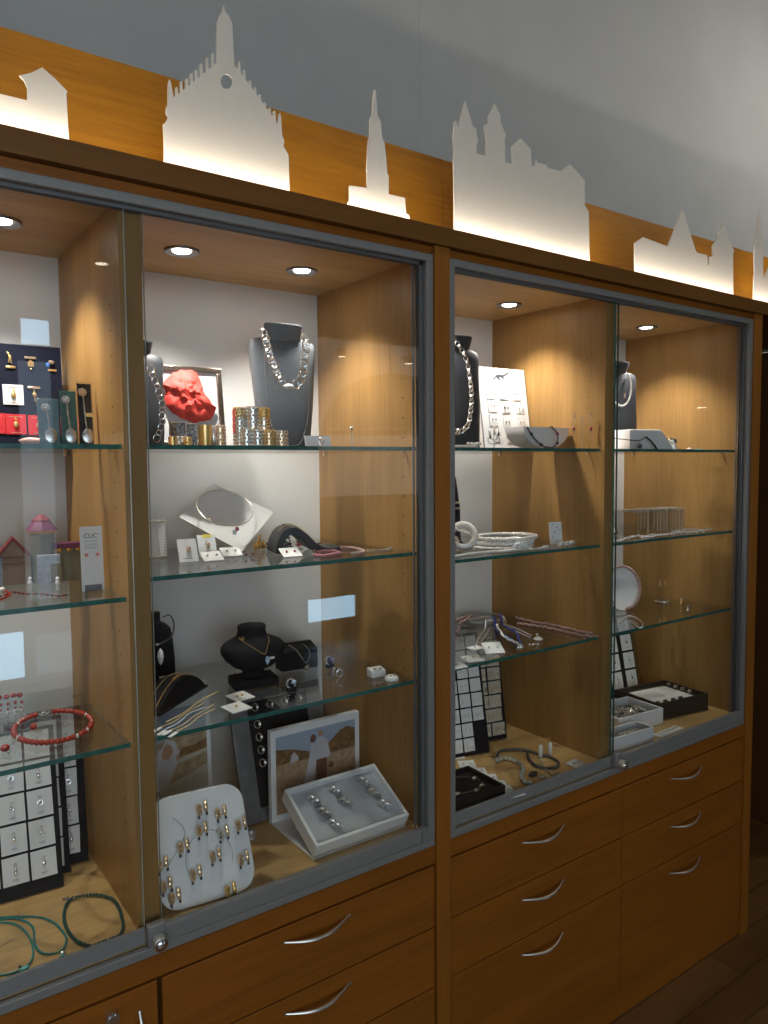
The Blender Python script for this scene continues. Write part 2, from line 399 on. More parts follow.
# glass shelves
def shelf(x0, x1, ztop, label, left_pins=True):
    y0, y1 = .047, .470
    o = MB().box(x0+.0006, x1-.0006, y0+.0008, y1, ztop-.008, ztop).build('glass_shelf', M_SHELF)
    tag(o, label, 'shelf', 'glass shelves')
    MB().box(x0, x1, y0-.0006, y0+.0007, ztop-.0081, ztop+.0001).build('front_edge', M_EDGE, o, label='green polished front edge')
    for xx, sx in ((x0, 1), (x1, -1)):
        for yy in (.085, .43):
            MB().tube([(xx-sx*.0004, yy, ztop-.0115), (xx+sx*.012, yy, ztop-.0115)], .003, 8).build('shelf_pin', M_CHROME, o)
for z, w in ((S1, 'top'), (S2L, 'middle'), (S3, 'bottom')):
    shelf(-.2545, .3845, z, {'top': 'glass shelf carrying the three souvenir spoons and navy board', 'middle': 'glass shelf under the small toy castle', 'bottom': 'glass shelf under the red coral necklace'}[w])
for z, w in ((S1, 0), (S2M, 1), (S3, 2)):
    shelf(.4245, 1.0345, z, ['glass shelf under the red tissue frame and grey bust', 'glass shelf under the white square plate and wave stand', 'glass shelf under the small black bust with opal pendant'][w])
for z, w in ((T1, 0), (T2, 1), (T3, 2)):
    shelf(1.1045, 1.6795, z, ['glass shelf under the earring board with leaping animal', 'glass shelf under the stack of white bracelets', 'glass shelf with pink crystal chains beside the post-side earring cards'][w])
    shelf(1.7195, 2.360, z, ['glass shelf under the white sloping necklace display', 'glass shelf under the clear box draped with chains', 'glass shelf under the round plate edged with beads'][w])

# ------------------------------------------------------------------ cornice, backboard, light strip, skyline
co = MB().box(-.6, 3.26, -.012, .006, 2.0725, 2.112).box(-.6, 3.26, .006, .50, 2.0725, 2.078)
struct('trim_1', co, W_CORN, .0008)
bp = MB()
for a, b in ((-.6, 1.2425), (1.2435, 3.26)): bp.box(a, b, .2, .22, 2.0782, 2.3625)
struct('trim_2', bp, W_PANEL)
st = MB().box(-.58, 3.24, .0085, .0165, 2.0782, 2.0930)
tag(st.build('light_strip', M_STRIP), 'thin warm glowing light strip lying behind the wooden cornice', 'light strip')

YS = .030
def cutout(pts, label, hole=None):
    P = [at(x, y, y=YS) for x, y in pts]
    for p in P:
        if p.z < 2.135 and False: pass
    m = MB().prism([(p.x, YS, p.z) for p in P], (0, .004, 0))
    o = m.build('skyline_cutout', M_CUT, None, smooth=20)
    tag(o, label, 'cutout', 'white skyline silhouettes on the cornice')
    return o
def down(x):           # foot of a silhouette on top of the cabinet, hidden behind the cornice
    return None
def outline(pts, sc, ox, oy):
    q = [(x/sc+ox, y/sc+oy) for x, y in pts]
    P = [at(x, y, y=YS) for x, y in q]
    P = [Vector((p.x, YS, p.z)) for p in P]
    P[0].z = 2.0784; P[-1].z = 2.0784
    return P
def silhouette(P, label, slit=None):
    o = MB().prism(P, (0, .004, 0)).build('skyline_cutout', M_CUT, None, smooth=20)
    return tag(o, label, 'cutout', 'white skyline silhouettes on the cornice')
# gatehouse
silhouette(outline([(-330, 230), (-330, 130), (-300, 130), (-270, 90), (-230, 130), (-228, 185), (0, 240), (70, 257), (70, 225), (62, 205), (50, 193), (78, 187), (108, 172), (140, 200), (173, 234), (170, 240), (178, 355)], 2.56, 0, 0),
           'white silhouette of a low wall and gabled tower, left of the stepped-gable church')
# church with the pinnacled gable
pl = [(452, 222), (464, 207), (478, 200), (490, 187), (502, 178), (515, 162), (530, 147), (545, 135)]
left = [(420, 415), (420, 355), (418, 318), (425, 312), (431, 300), (425, 288), (426, 275), (430, 268), (431, 215), (434, 203), (438, 212), (444, 247)]
def gl(x): return 248+(x-447)*(162-248)/(553-447)
for x, y in pl: left += [(x-4, gl(x-4)), (x-3, y+2), (x, y), (x+3, y+2), (x+4, gl(x+4))]
tower = [(553, 160), (556, 60), (562, 40), (569, 30), (573, 12), (577, 30), (586, 40), (595, 60), (598, 130), (600, 168)]
pr = [(612, 157), (625, 178), (640, 205), (653, 222), (665, 240), (678, 262), (690, 275), (702, 283)]
def gr(x): return 170+(x-604)*(310-170)/(707-604)
right = []
for x, y in pr: right += [(x-4, gr(x-4)), (x-3, y+2), (x, y), (x+3, y+2), (x+4, gr(x+4))]
right += [(710, 318), (714, 292), (717, 288), (720, 300), (722, 345), (728, 360), (726, 375), (738, 395), (739, 405), (742, 490)]
# the round window is reached by a hairline cut from the tower shoulder
hole = [(580+15*math.cos(a), 209+19*math.sin(a)) for a in [-.5*PI-2*PI*i/24 for i in range(25)]]
cut = [(586, 120)]
P = left+tower
k = P.index((586, 40))
P2 = left+[(553, 160), (556, 60), (562, 40), (569, 30), (573, 12), (577, 30), (586, 40), (595, 60), (598, 130), (600, 168)]
silP = outline(P2+right, 2.56, 0, 0)
holeP = [Vector((p.x, YS, p.z)) for p in (at(x/2.56, y/2.56, y=YS) for x, y in hole[:-1])]
def with_hole(P, H, label):
    import bmesh
    bm = bmesh.new()
    vs = [bm.verts.new(p) for p in P]; es = [bm.edges.new((vs[i], vs[(i+1) % len(vs)])) for i in range(len(vs))]
    hs = [bm.verts.new(p) for p in H]; es += [bm.edges.new((hs[i], hs[(i+1) % len(hs)])) for i in range(len(hs))]
    r = bmesh.ops.triangle_fill(bm, use_beauty=True, edges=es, normal=(0, -1, 0))
    fs = [g for g in r['geom'] if isinstance(g, bmesh.types.BMFace)]
    ex = bmesh.ops.extrude_face_region(bm, geom=fs)
    bmesh.ops.translate(bm, vec=(0, .004, 0), verts=[g for g in ex['geom'] if isinstance(g, bmesh.types.BMVert)])
    bmesh.ops.recalc_face_normals(bm, faces=bm.faces)
    me = bpy.data.meshes.new('skyline_cutout'); bm.to_mesh(me); bm.free(); me.materials.append(M_CUT)
    o = bpy.data.objects.new('skyline_cutout', me); COL.objects.link(o)
    return tag(o, label, 'cutout', 'white skyline silhouettes on the cornice')
with_hole(silP, holeP, 'white silhouette of a church with pinnacled gable, round window and tall steeple')
silhouette(outline([(247, 550), (262, 545), (268, 540), (268, 482), (335, 491), (336, 428), (333, 425), (338, 330), (340, 310), (347, 290), (346, 228), (355, 213), (362, 115), (368, 118), (375, 215), (387, 232), (392, 300), (402, 320), (408, 380), (413, 440), (418, 443), (417, 515), (480, 530), (484, 590), (495, 595), (497, 602), (505, 608)], 3.84, 280, 60),
           'narrow white silhouette of a stepped spire tower on a low plinth')
silhouette(outline([(57, 340), (54, 185), (55, 160), (52, 128), (57, 92), (61, 95), (63, 110), (80, 47), (99, 110), (101, 107), (104, 107), (109, 140), (106, 148), (106, 168), (127, 172), (127, 135), (122, 105), (132, 98), (132, 82), (135, 78), (147, 53), (160, 80), (161, 97), (173, 127), (170, 133), (171, 187), (186, 190), (185, 152), (206, 132), (229, 157), (231, 194), (239, 196), (241, 180), (245, 188), (265, 193), (268, 200), (297, 207), (318, 191), (334, 208), (353, 230), (351, 236), (352, 285), (361, 300), (364, 410)], 2.272, 430, 80),
           'wide white silhouette of a castle with two pointed towers above the wooden post')
silhouette(outline([(467, 437), (466, 370), (484, 357), (540, 378), (575, 295), (603, 385), (607, 392), (626, 397), (630, 399), (631, 420), (634, 420), (634, 402), (643, 400), (642, 378), (654, 360), (656, 345), (665, 328), (675, 347), (676, 357), (691, 387), (689, 393), (690, 487)], 2.272, 430, 80),
           'white silhouette of a low church with broad spire and onion turret')
silhouette(outline([(337, 870), (337, 705), (342, 690), (338, 480), (344, 465), (349, 385), (354, 340), (362, 280), (368, 215), (374, 280), (382, 340), (394, 385), (396, 450), (404, 480), (405, 720), (440, 650), (480, 560), (520, 650), (560, 720), (560, 480), (600, 480), (604, 920)], 7.314, 708, 180),
           'white silhouette of a thin pointed steeple beside the picture edge, last in the row')

# ------------------------------------------------------------------ world, exposure and room lights
w = bpy.data.worlds.new('world'); SC.world = w; w.use_nodes = True
w.node_tree.nodes['Background'].inputs[0].default_value = (.75, .85, 1, 1); w.node_tree.nodes['Background'].inputs[1].default_value = .05
SC.view_settings.view_transform = 'Standard'; SC.view_settings.look = 'None'; SC.view_settings.exposure = 0; SC.view_settings.gamma = 1
SC.view_settings.use_curve_mapping = False
try:
    SC.cycles.transparent_max_bounces = 40; SC.cycles.max_bounces = 12; SC.cycles.glossy_bounces = 6
    SC.cycles.sample_clamp_indirect = 4; SC.cycles.use_denoising = True; SC.cycles.caustics_reflective = False
except Exception: pass
def track_spot(x, y, z, e, label, col=(1, .93, .84), s=1., mh=None):
    t = thing('track_spot', label, 'lamp', (x, y, z), group=None)
    MB().tube([(0, 0, .06), (0, 0, 3.8995-z)], .008, 10).build('stem', M_STEEL, t)
    MB().lathe([(.03*s, .06), (.045*s, .04), (.05*s, 0), (.046*s, -.002), (.042*s, .01)], n=24, caps=True).build('head', mh or M_WGLOSS, t)
    MB().lathe([(.0001, -.003), (.042*s, -.003)], n=24, caps=False).build('lens', M_ROOMLAMP, t)
    if e < 1: return t
    sp = bpy.data.lights.new('track_beam', 'SPOT'); sp.energy = e; sp.spot_size = R(165); sp.spot_blend = .6; sp.color = col; sp.shadow_soft_size = .05
    so = bpy.data.objects.new('track_beam', sp); COL.objects.link(so); so.location = (0, 0, -.02); so.rotation_euler = (R(70), 0, 0); so.parent = t
for x, y, z, e, lb in ((.2, -.55, 3.35, 7, 'added over the left cabinet to wash the wall'), (1.9, -.55, 3.35, 7, 'added over the right cabinet to wash the wall'), (3.6, -.35, 3.3, 34, 'over the passage right of the cabinets')):  # the two over the cabinets are added wall washers, out of view
    track_spot(x, y, z, e, 'white ceiling-hung spot lamp '+lb)
def mirrored(px, py, Y):
    g = at(px, py, y=.006); d = g-CAMLOC; d.y = -d.y
    return g+d*((Y-g.y)/d.y)
for px, py, Y, lb in ((103, 262, -3.0, 'mirrored in the first glass door'), (343, 356, -3.6, 'behind the dome lamp, mirrored beside the grey bust'), (410, 363, -3.6, 'near the dome lamp, mirrored by the post'), (704, 407, -1.9, 'mirrored in the last glass door')):
    q = mirrored(px, py, Y); track_spot(q.x, q.y, q.z, .6, 'small dark ceiling-hung spot lamp '+lb, s=.8, mh=M_BLACKGL)

t = thing('pendant_lamp', 'large dark amber dome lamp hanging over the shop floor, mirrored in the glass', 'lamp', (2.78, -2.5, 1.80))
MB().rows([[(r*math.cos(2*PI*j/40), r*math.sin(2*PI*j/40), z) for j in range(40)] for r, z in [(.43*math.cos(PI/2*i/12*.98), .36*math.sin(PI/2*i/12)) for i in range(13)]]+[[(r*math.cos(2*PI*j/40), r*math.sin(2*PI*j/40), z) for j in range(40)] for r, z in [(.42*math.cos(PI/2*i/12*.98), .35*math.sin(PI/2*i/12)) for i in range(12, -1, -1)]], True, False).build('shade', plain('dark_amber', (.10, .05, .012), .5), t)
MB().torus((0, 0, .0), (0, 0, 1), .43, .008, 48, 6).build('rim', plain('amber_rim', (.55, .28, .04), .4), t)
MB().tube([(0, 0, .36), (0, 0, 2.0995)], .006, 8).build('cord', M_BLACKGL, t)

#ITEMS
# ------------------------------------------------------------------ small makers
def XZ(px, py, y): p = at(px, py, y=y); return p.x, p.z
def lean(name, label, cat, bl, br, tilt, group=None, thick=.016):
    """Empty at the foot of something leaning back between two floor points"""
    bl, br = Vector(bl), Vector(br); d = br-bl
    t = thing(name, label, cat, (bl+br)/2+Vector((0, 0, thick*math.sin(R(tilt)))), (-R(tilt), 0, 0), group)
    t.rotation_euler = (Matrix.Rotation(math.atan2(d.y, d.x), 4, 'Z') @ Matrix.Rotation(-R(tilt), 4, 'X')).to_euler()
    return t, d.length
def bead_string(pts, r, mb=None, n=7, m=5, gap=1.9, jit=0., closed=False):
    """beads set one against the next along a path"""
    mb = mb or MB(); pts = [Vector(p) for p in pts]
    if closed: pts = pts+[pts[0]]
    acc = 0.
    for a, b in zip(pts, pts[1:]):
        L = (b-a).length; s = acc
        while s < L:
            p = a+(b-a)*(s/L); mb.sphere(p+Vector((0, 0, random.uniform(0, jit))), r*random.uniform(.92, 1.06), n, m); s += r*gap
        acc = s-L
    return mb
def ell(cx, cy, a, b, z, n=40, rot=0., t0=0., t1=2*PI):
    out = []
    for i in range(n+1):
        t = t0+(t1-t0)*i/n; x, y = a*math.cos(t), b*math.sin(t)
        out.append((cx+x*math.cos(rot)-y*math.sin(rot), cy+x*math.sin(rot)+y*math.cos(rot), z))
    return out
def smooth_path(pts, k=6):
    P = [Vector(p) for p in pts]; out = []
    for i in range(len(P)-1):
        a, b, c, d = P[max(0, i-1)], P[i], P[i+1], P[min(len(P)-1, i+2)]
        for j in range(k):
            t = j/k
            out.append(.5*((2*b)+(-a+c)*t+(2*a-5*b+4*c-d)*t*t+(-a+3*b-3*c+d)*t**3))
    return out+[P[-1]]
def links(pts, Rr, r, mb=None, N=12, n=5):
    """chain of round links lying along a path, every second one turned"""
    mb = mb or MB(); P = [Vector(p) for p in pts]
    for i in range(len(P)-1):
        d = (P[i+1]-P[i]).normalized(); s = d.cross(Vector((0, 1, 0))); s = s.normalized() if s.length > .1 else Vector((1, 0, 0))
        nr = d.cross(s) if i % 2 == 0 else s
        nr = nr*.8+s*.35 if i % 2 == 0 else nr*.8+d.cross(s)*.5
        mb.torus((P[i]+P[i+1])/2, nr, Rr, r, N, n)
    return mb
def resample(pts, step):
    P = [Vector(p) for p in pts]; out = [P[0]]; acc = 0
    for a, b in zip(P, P[1:]):
        L = (b-a).length
        while acc+step <= L:
            acc += step; out.append(a+(b-a)*(acc/L))
        acc -= L
    return out
def section(hx, hf, hb, z, yo=0, p=.8, n=28, xo=0):
    out = []
    for j in range(n):
        t = 2*PI*j/n; c, s = math.cos(t), math.sin(t)
        x = hx*math.copysign(abs(c)**p, c); y = (hb if s > 0 else hf)*math.copysign(abs(s)**p, s)
        out.append((x+xo, y+yo, z))
    return out

# cards standing in rows on a leaning board
def card_board(label, bl, br, tilt, height, cols, rows, cw, ch, px, pz, x_right, z_top, style, desc, group, thick=.012, mcard=None, skip=(), jitter=.0):
    t, W = lean('display_board', label, 'display board', bl, br, tilt, thick=thick)
    MB().box(-W/2, W/2, 0, thick, 0, height).build('board', M_BLACK, t, .001)
    lip = MB()
    for r in range(rows): lip.box(-W/2+.002, W/2-.002, -.0016, .0, z_top-r*pz-ch-.0022, z_top-r*pz-ch)
    for c in range(cols+1): lip.box(W/2-x_right-cw-(c-1)*px-.0022, W/2-x_right-cw-(c-1)*px-.0008, -.0012, 0, .004, z_top+.001)
    lip.build('divider_grid', M_BLACK, t)
    M = mat_of(t)
    rn = ['top row', 'second row', 'third row', 'fourth row', 'fifth row', 'sixth row', 'seventh row', 'eighth row']
    cn = {1: ['only column'], 2: ['right column', 'left column'], 3: ['right column', 'middle column', 'left column'], 4: ['right column', 'second column from the right', 'third column from the right', 'left column']}[cols]
    for c in range(cols):
        for r in range(rows):
            if (c, r) in skip: continue
            lab = desc+', '+rn[r]+((', '+cn[c]) if cols > 1 else '')
            x = W/2-x_right-cw/2-c*px; z = z_top-r*pz-ch
            o = thing('jewellery_card', lab, 'jewellery card', (0, 0, 0), group=group)
            place(o, M @ Matrix.Translation((x+random.uniform(-jitter, jitter), -.0005, z+.0003)) @ Matrix.Rotation(random.uniform(-.02, .02), 4, 'Y'))
            CARD[mcard or 'w', round(cw, 4), round(ch, 4)] = me = CARD.get((mcard or 'w', round(cw, 4), round(ch, 4))) or MB().box(-cw/2, cw/2, -.0024, -.0008, 0, ch)
            me.build('card', {'w': M_WHITE, 'c': M_CREAM}[mcard or 'w'], o)
            style(o, cw, ch, c, r)
    return t
CARD = {}
def st_pendant(o, cw, ch, c, r):
    m = MB().torus((0, -.0036, ch*.72), (0, 1, 0), .0022, .0005, 12, 5)
    k = (c*5+r) % 4
    if k == 0: m.sphere((0, -.0045, ch*.52), .0048, 10, 7, (.8, .5, 1.2))
    elif k == 1: m.sphere((0, -.0045, ch*.58), .0034, 9, 6).sphere((0, -.0045, ch*.42), .0042, 9, 6, (.8, .6, 1.3))
    elif k == 2: m.torus((0, -.004, ch*.52), (0, 1, 0), .0048, .0011, 16, 6).sphere((0, -.0045, ch*.52), .0022, 8, 6)
    else: m.sphere((-.002, -.0045, ch*.55), .0032, 9, 6, (1, .6, 1.2)).sphere((.0022, -.0045, ch*.47), .0028, 9, 6).tube([(0, -.004, ch*.6), (0, -.004, ch*.3)], .0008, 6)
    m.build('pendant', M_SILVER, o)
    MB().box(-.006, .006, -.0026, -.0023, ch*.17, ch*.19).box(-.004, .004, -.0026, -.0023, ch*.12, ch*.135).build('price_print', M_TEXTLT, o)
def st_stud(o, cw, ch, c, r):
    for s in (-1, 1):
        m = MB()
        k = (c*3+r) % 3
        x = s*cw*.2
        if k == 0: m.sphere((x, -.004, ch*.55), .0026, 8, 6)
        elif k == 1: m.tube([(x, -.003, ch*.7), (x, -.0035, ch*.4)], .0009, 6).sphere((x, -.004, ch*.38), .0022, 8, 6)
        else: m.torus((x, -.004, ch*.48), (.3, 1, 0), .0034, .0008, 12, 5)
        m.build('earring', M_NICKEL, o)
def st_hoop(o, cw, ch, c, r):
    for s in (-1, 1):
        m = MB().torus((s*cw*.22, -.006, ch*.45), (.5*s, 1, .1), ch*.2, .0011, 16, 6)
        if r % 2: m.sphere((s*cw*.22, -.007, ch*.22), .0032, 8, 6)
        m.build('earring', M_ROSE if r % 2 else M_GOLD, o)

# a small earring card lying or propped on a shelf
def lying_card(label, x, y, z, w=.04, d=.035, rz=0., tilt=12, m=None, stones=None, group=None, n=2, spread=.22):
    o = thing('earring_card', label, 'earring card', (x, y, z), (R(tilt), 0, rz), group)
    h = math.sin(R(tilt))*d/2
    o.location.z += h+.0006
    MB().box(-w/2, w/2, -d/2, d/2, 0, .0016).build('card', m or M_WHITE, o)
    for i in range(n):
        xx = (i-(n-1)/2)*w*spread*2
        e = MB().sphere((xx, 0, .0035), .0026, 9, 6).tube([(xx, 0, .0015), (xx, 0, .0035)], .0008, 6)
        e.build('earring', stones or M_SILVER, o)
    return o

# ------------------------------------------------------------------ BAY ONE (far left)
# navy board with gold charms
yb = .385
bl = Vector((.10, yb, S1+.0002)); br = Vector((at(66, 444, y=yb).x, yb, S1+.0002))
nb, W = lean('charm_board', 'navy velvet board with gold charms, at the back of the left top shelf', 'display board', bl, br, 6)
MB().box(-W/2, W/2, 0, .012, 0, .211).build('board', M_NAVY, nb, .001)
NM = mat_of(nb)
def on_navy(px, py):
    p = at(px, py, y=yb+.012); q = NM.inverted() @ p; return q.x, q.z
def navy_item(name, label, px, py): 
    x, z = on_navy(px, py); o = thing(name, label, 'charm'); place(o, NM @ Matrix.Translation((x, -.0006, z))); o['group'] = 'charms pinned to the navy board'; return o
o = navy_item('gold_charm', 'gold figure charm above a gold pin bar, top of the navy board', 10, 361)
MB().sphere((0, -.004, .008), .004, 10, 7, (.8, .6, 1.5)).sphere((-.003, -.004, .015), .0022, 8, 6).tube([(-.002, -.004, .013), (-.005, -.004, .02)], .0009, 6).tube([(.001, -.004, .004), (.003, -.004, -.004)], .0012, 6).tube([(-.002, -.004, .004), (-.002, -.004, -.003)], .0012, 6).build('charm', M_GOLD, o)
MB().box(-.008, .01, -.003, 0, -.014, -.009).build('pin_bar', M_GOLD, o, .0008)
o = navy_item('gold_charm', 'gold house charm hanging below a pale bar, on navy', 31, 365)
MB().box(-.0055, .0055, -.005, -.001, -.003, .005).prism([(-.007, -.005, .005), (.007, -.005, .005), (0, -.005, .011)], (0, .004, 0)).sphere((0, -.003, -.008), .0022, 8, 6).build('charm', M_GOLD, o)
MB().box(-.011, .011, -.003, 0, .013, .018).build('pin_bar', M_ROSE, o, .0008)
o = navy_item('enamel_charm', 'blue and brown charm above a gold bar, right on navy', 50, 366)
MB().sphere((.003, -.004, .008), .005, 10, 7, (1.2, .5, .9)).build('charm', M_BRICK, o)
MB().sphere((-.004, -.004, .002), .0045, 10, 7, (.9, .5, 1.1)).build('blue_enamel', plain('blue_enamel', (.03, .14, .5), .3), o)
MB().box(-.004, .013, -.003, 0, -.0105, -.006).build('pin_bar', M_GOLD, o, .0008)
o = navy_item('gold_charm', 'gold star charm under a bar, behind the teal spoon sleeve', 34, 394)
MB().tube([(0, -.003, .008), (0, -.003, -.014)], .0011, 6).sphere((0, -.004, -.002), .0042, 10, 6, (1, .6, 1)).sphere((0, -.004, -.015), .002, 8, 6).build('charm', M_GOLD, o)
MB().box(-.012, .012, -.003, 0, .010, .015).build('pin_bar', M_ROSE, o, .0008)
def charm_card(px, py, label, m, w=.038, h=.041):
    o = navy_item('charm_card', label, px, py)
    MB().box(-w/2, w/2, -.002, 0, -h/2, h/2).build('card', m, o, .0004)
    MB().sphere((0, -.0045, -.001), .0055, 10, 7, (.9, .5, 1.2)).sphere((.001, -.0045, .008), .0025, 8, 6).torus((0, -.004, .011), (0, 1, 0), .002, .0005, 10, 5).build('charm', M_GOLD, o)
    MB().box(-.012, .012, -.0023, -.0019, h/2-.006, h/2-.0045).box(-.009, .009, -.0023, -.0019, -h/2+.003, -h/2+.0045).build('printed_line', M_ROSE, o)
charm_card(13, 395, 'white charm card with two gold figures on the navy board', M_WHITE)
charm_card(15.3, 425, 'red charm card in full view, bottom row of navy board', M_RED)
charm_card(37.5, 426, 'red charm card partly hidden by the teal spoon sleeve', M_RED)
charm_card(-6, 424, 'red charm card cut off by the picture edge', M_RED)

# souvenir spoons
def spoon(label, slv, x0, x1, y, h, ms, back=False, group='souvenir spoons in sleeves'):
    t = thing('souvenir_spoon', label, 'spoon', ((x0+x1)/2, y, S1+.0004), (-R(7), 0, R(-4)), group)
    w = x1-x0
    MB().box(-w/2, w/2, .0, .0025, 0, h).build('sleeve', ms, t, .0004)
    MB().box(-w/2-.0012, w/2+.0012, -.006, -.0056, 0, h+.003).box(-w/2-.0012, -w/2-.0008, -.006, .0, 0, h+.003).build('clear_wrap', M_CLEAR, t)
    zb = .019
    MB().sphere((.002, -.003, zb), .0125, 16, 10, (.85, .14, 1.15)).build('bowl', M_SILVER, t)
    st = smooth_path([(.001, -.003, zb+.012), (-.001, -.0032, zb+.03), (-.003, -.003, h-.024)])
    MB().tube(st, [.0016+.0006*math.sin(i*1.6) for i in range(len(st))], 8).build('stem', M_SILVER, t)
    f = MB().torus((-.004, -.0032, h-.017), (0, 1, 0), .0055, .0018, 16, 6).sphere((-.004, -.003, h-.017), .0042, 10, 7, (1, .5, 1))
    for i in range(8): f.sphere((-.004+.0068*math.cos(i*PI/4), -.0032, h-.017+.0068*math.sin(i*PI/4)), .0017, 7, 5)
    f.build('ornament', M_SILVER if slv != 'black' else M_ROSE, t)
    return t
spoon('silver souvenir spoon in a pale teal sleeve, lowest of three', 'teal', .282, .318, .202, .088, M_TEALSLV)
spoon('silver souvenir spoon on dark green sleeve between two others', 'green', .3205, .349, .199, .104, M_GREENSLV)
t = spoon('silver souvenir spoon on tall black card beside the wooden partition', 'black', .352, .3765, .196, .119, M_BLACKGL)
MB().box(-.001, .012, -.0075, -.006, .055, .062).build('clip', M_GOLD, t)
o = MB().rows([[(-.017+.034*i/7, .008*math.sin(PI*min(1, (i+.6)/5)*.5)*math.cos(2*PI*j/12), .0085+.008*math.sin(PI*min(1, (i+.6)/5)*.5)*math.sin(2*PI*j/12)-.003*i/7) for j in range(12)] for i in range(8)])
o = o.build('polished_stone', M_STONEPK); o.location = (.262, .185, S1+.0005); o.rotation_euler = (0, 0, R(-12))
tag(o, 'rounded pinkish polished stone lying in front of the spoons', 'stone')

# toy castle
cy = .33
cs = thing('toy_castle', 'small toy castle with purple and red roofs on the left shelf', 'toy castle', (.304, cy, S2L+.0002), (0, 0, R(-6)))
X = lambda px, py: at(px, py, y=cy).x-.31
m = MB().rows([section(.021, .021, .021, z, p=1, n=28) for z in (0,)]+[section(a, a, a, z, p=1, n=28) for a, z in ((.021, .072), (.0245, .086), (.0245, .098))]); m.build('tower', M_TOWER, cs, smooth=50)
MB().lathe([(.0262, .098), (.0262, .104)], n=28).build('tower_trim', M_OCHRE, cs)
MB().lathe([(.030, .1035), (.0285, .107), (.016, .122), (.0145, .1235)], n=8).build('tower_roof', M_ROOFPUR, cs, smooth=20)
MB().lathe([(.0175, .122), (.016, .125), (.006, .134), (.0005, .136)], n=8).build('tower_cap', M_ROOFRED, cs, smooth=20)
MB().box(-.072, -.033, -.016, .016, 0, .060).build('house', M_BRICK, cs)
MB().box(-.0725, -.0325, -.0168, -.0158, .040, .043).box(-.0725, -.0325, -.0168, -.0158, .052, .055).build('timber_band', M_SUIT, cs)
MB().prism([(-.079, -.018, .058), (-.026, -.018, .058), (-.0525, -.018, .090)], (0, .036, 0)).build('house_gable', M_BRICK, cs)
MB().prism([(-.083, -.020, .057), (-.0525, -.020, .094), (-.022, -.020, .057), (-.027, -.020, .056), (-.0525, -.020, .087), (-.078, -.020, .056)], (0, .040, 0)).build('house_roof', M_ROOFRED, cs)
MB().box(-.012, .030, -.030, -.0205, 0, .056).build('front_wall', M_TSTONE, cs)
MB().box(.030, .070, -.018, .004, 0, .066).box(.012, .032, -.0306, -.0300, 0, .038).build('gatehouse', M_TOWER, cs)
MB().box(.020, .073, -.020, .008, .066, .077).build('wall_roof', M_ROOFPUR, cs, .001)
for i in range(3): MB().lathe([(.0001, .058), (.004, .062), (.004, .0662)], (.031+.017*i, -.0185, 0), 12).build('roof_scallop', M_OCHRE, cs)
MB().box(-.10, -.072, -.010, .012, 0, .054).build('side_wall', M_TSTONE, cs)
for px, mm, nm in ((20, M_BLACKGL, 'black'), (27, M_WHITE, 'white'), (54.5, M_WHITE, 'second white')):
    q = at(px, 582, z=S2L)
    o = MB().lathe([(.0042, 0), (.0045, .003), (.003, .008), (.0038, .010), (.003, .0125), (.0004, .0135)], n=14).build('figure_bead', mm)
    o.location = (q.x, q.y-.03 if px < 50 else q.y-.028, S2L+.0003)
    tag(o, {'black': 'tiny black bead before the castle house', 'white': 'tiny white bead before the castle tower', 'second white': 'tiny white bead before the castle gate'}[nm], 'bead')

# printed sign
t = thing('sign_stand', 'white printed sign card reading CLIC on a small grey foot', 'sign', (.355, .148, S2L+.0003), (-R(4), 0, R(-6)))
MB().box(-.0195, .0195, 0, .002, .0, .1195).build('card', M_WHITE, t)
MB().box(-.0145, .0145, -.006, .009, 0, .012).build('foot', M_GREY, t, .0006)
lettering("CLIC'", (0, -.0004, .0985), .0115, M_TEXT, t)
for i, wd in enumerate(('DUTCH', 'DESIGN', 'JEWELRY')): lettering(wd, (0, -.0004, .0905-.0062*i), .0052, M_TEXTLT, t, space=1.25)
MB().box(-.0125, -.0065, -.0006, 0, .064, .070).box(.0065, .0125, -.0006, 0, .064, .070).build('printed_square', M_PINKSQ, t)

# bead strings in front of it
P = smooth_path([at(x, y, z=S2L+.002) for x, y in ((-8, 596), (3, 596), (12, 592), (26, 594), (40, 594), (58, 596), (69, 594.5))], 8)
t = thing('bead_string', 'thin string of red, black and pale beads below the castle', 'necklace', P[0])
a = bead_string(P, .0022, gap=6.2); a.build('red_beads', M_CORAL, t, M=Matrix.Translation(-P[0]))
bead_string(P[2:], .0019, gap=7.2).tube(P, .0006, 5).build('black_beads', M_BLACKGL, t, M=Matrix.Translation(-P[0]))
P = smooth_path([at(x, y, z=S2L+.002) for x, y in ((-6, 600), (4, 598), (10, 594), (4, 590.5), (-4, 591))], 8)
t = thing('bead_string', 'short loop of red beads with cream stone at the edge', 'necklace', P[0])
bead_string(P, .0022).build('beads', M_CORAL, t, M=Matrix.Translation(-P[0]))
MB().sphere(at(2, 590, z=S2L+.006), .0055, 10, 7).build('cream_stone', M_PEARL, t, M=Matrix.Translation(-P[0]))

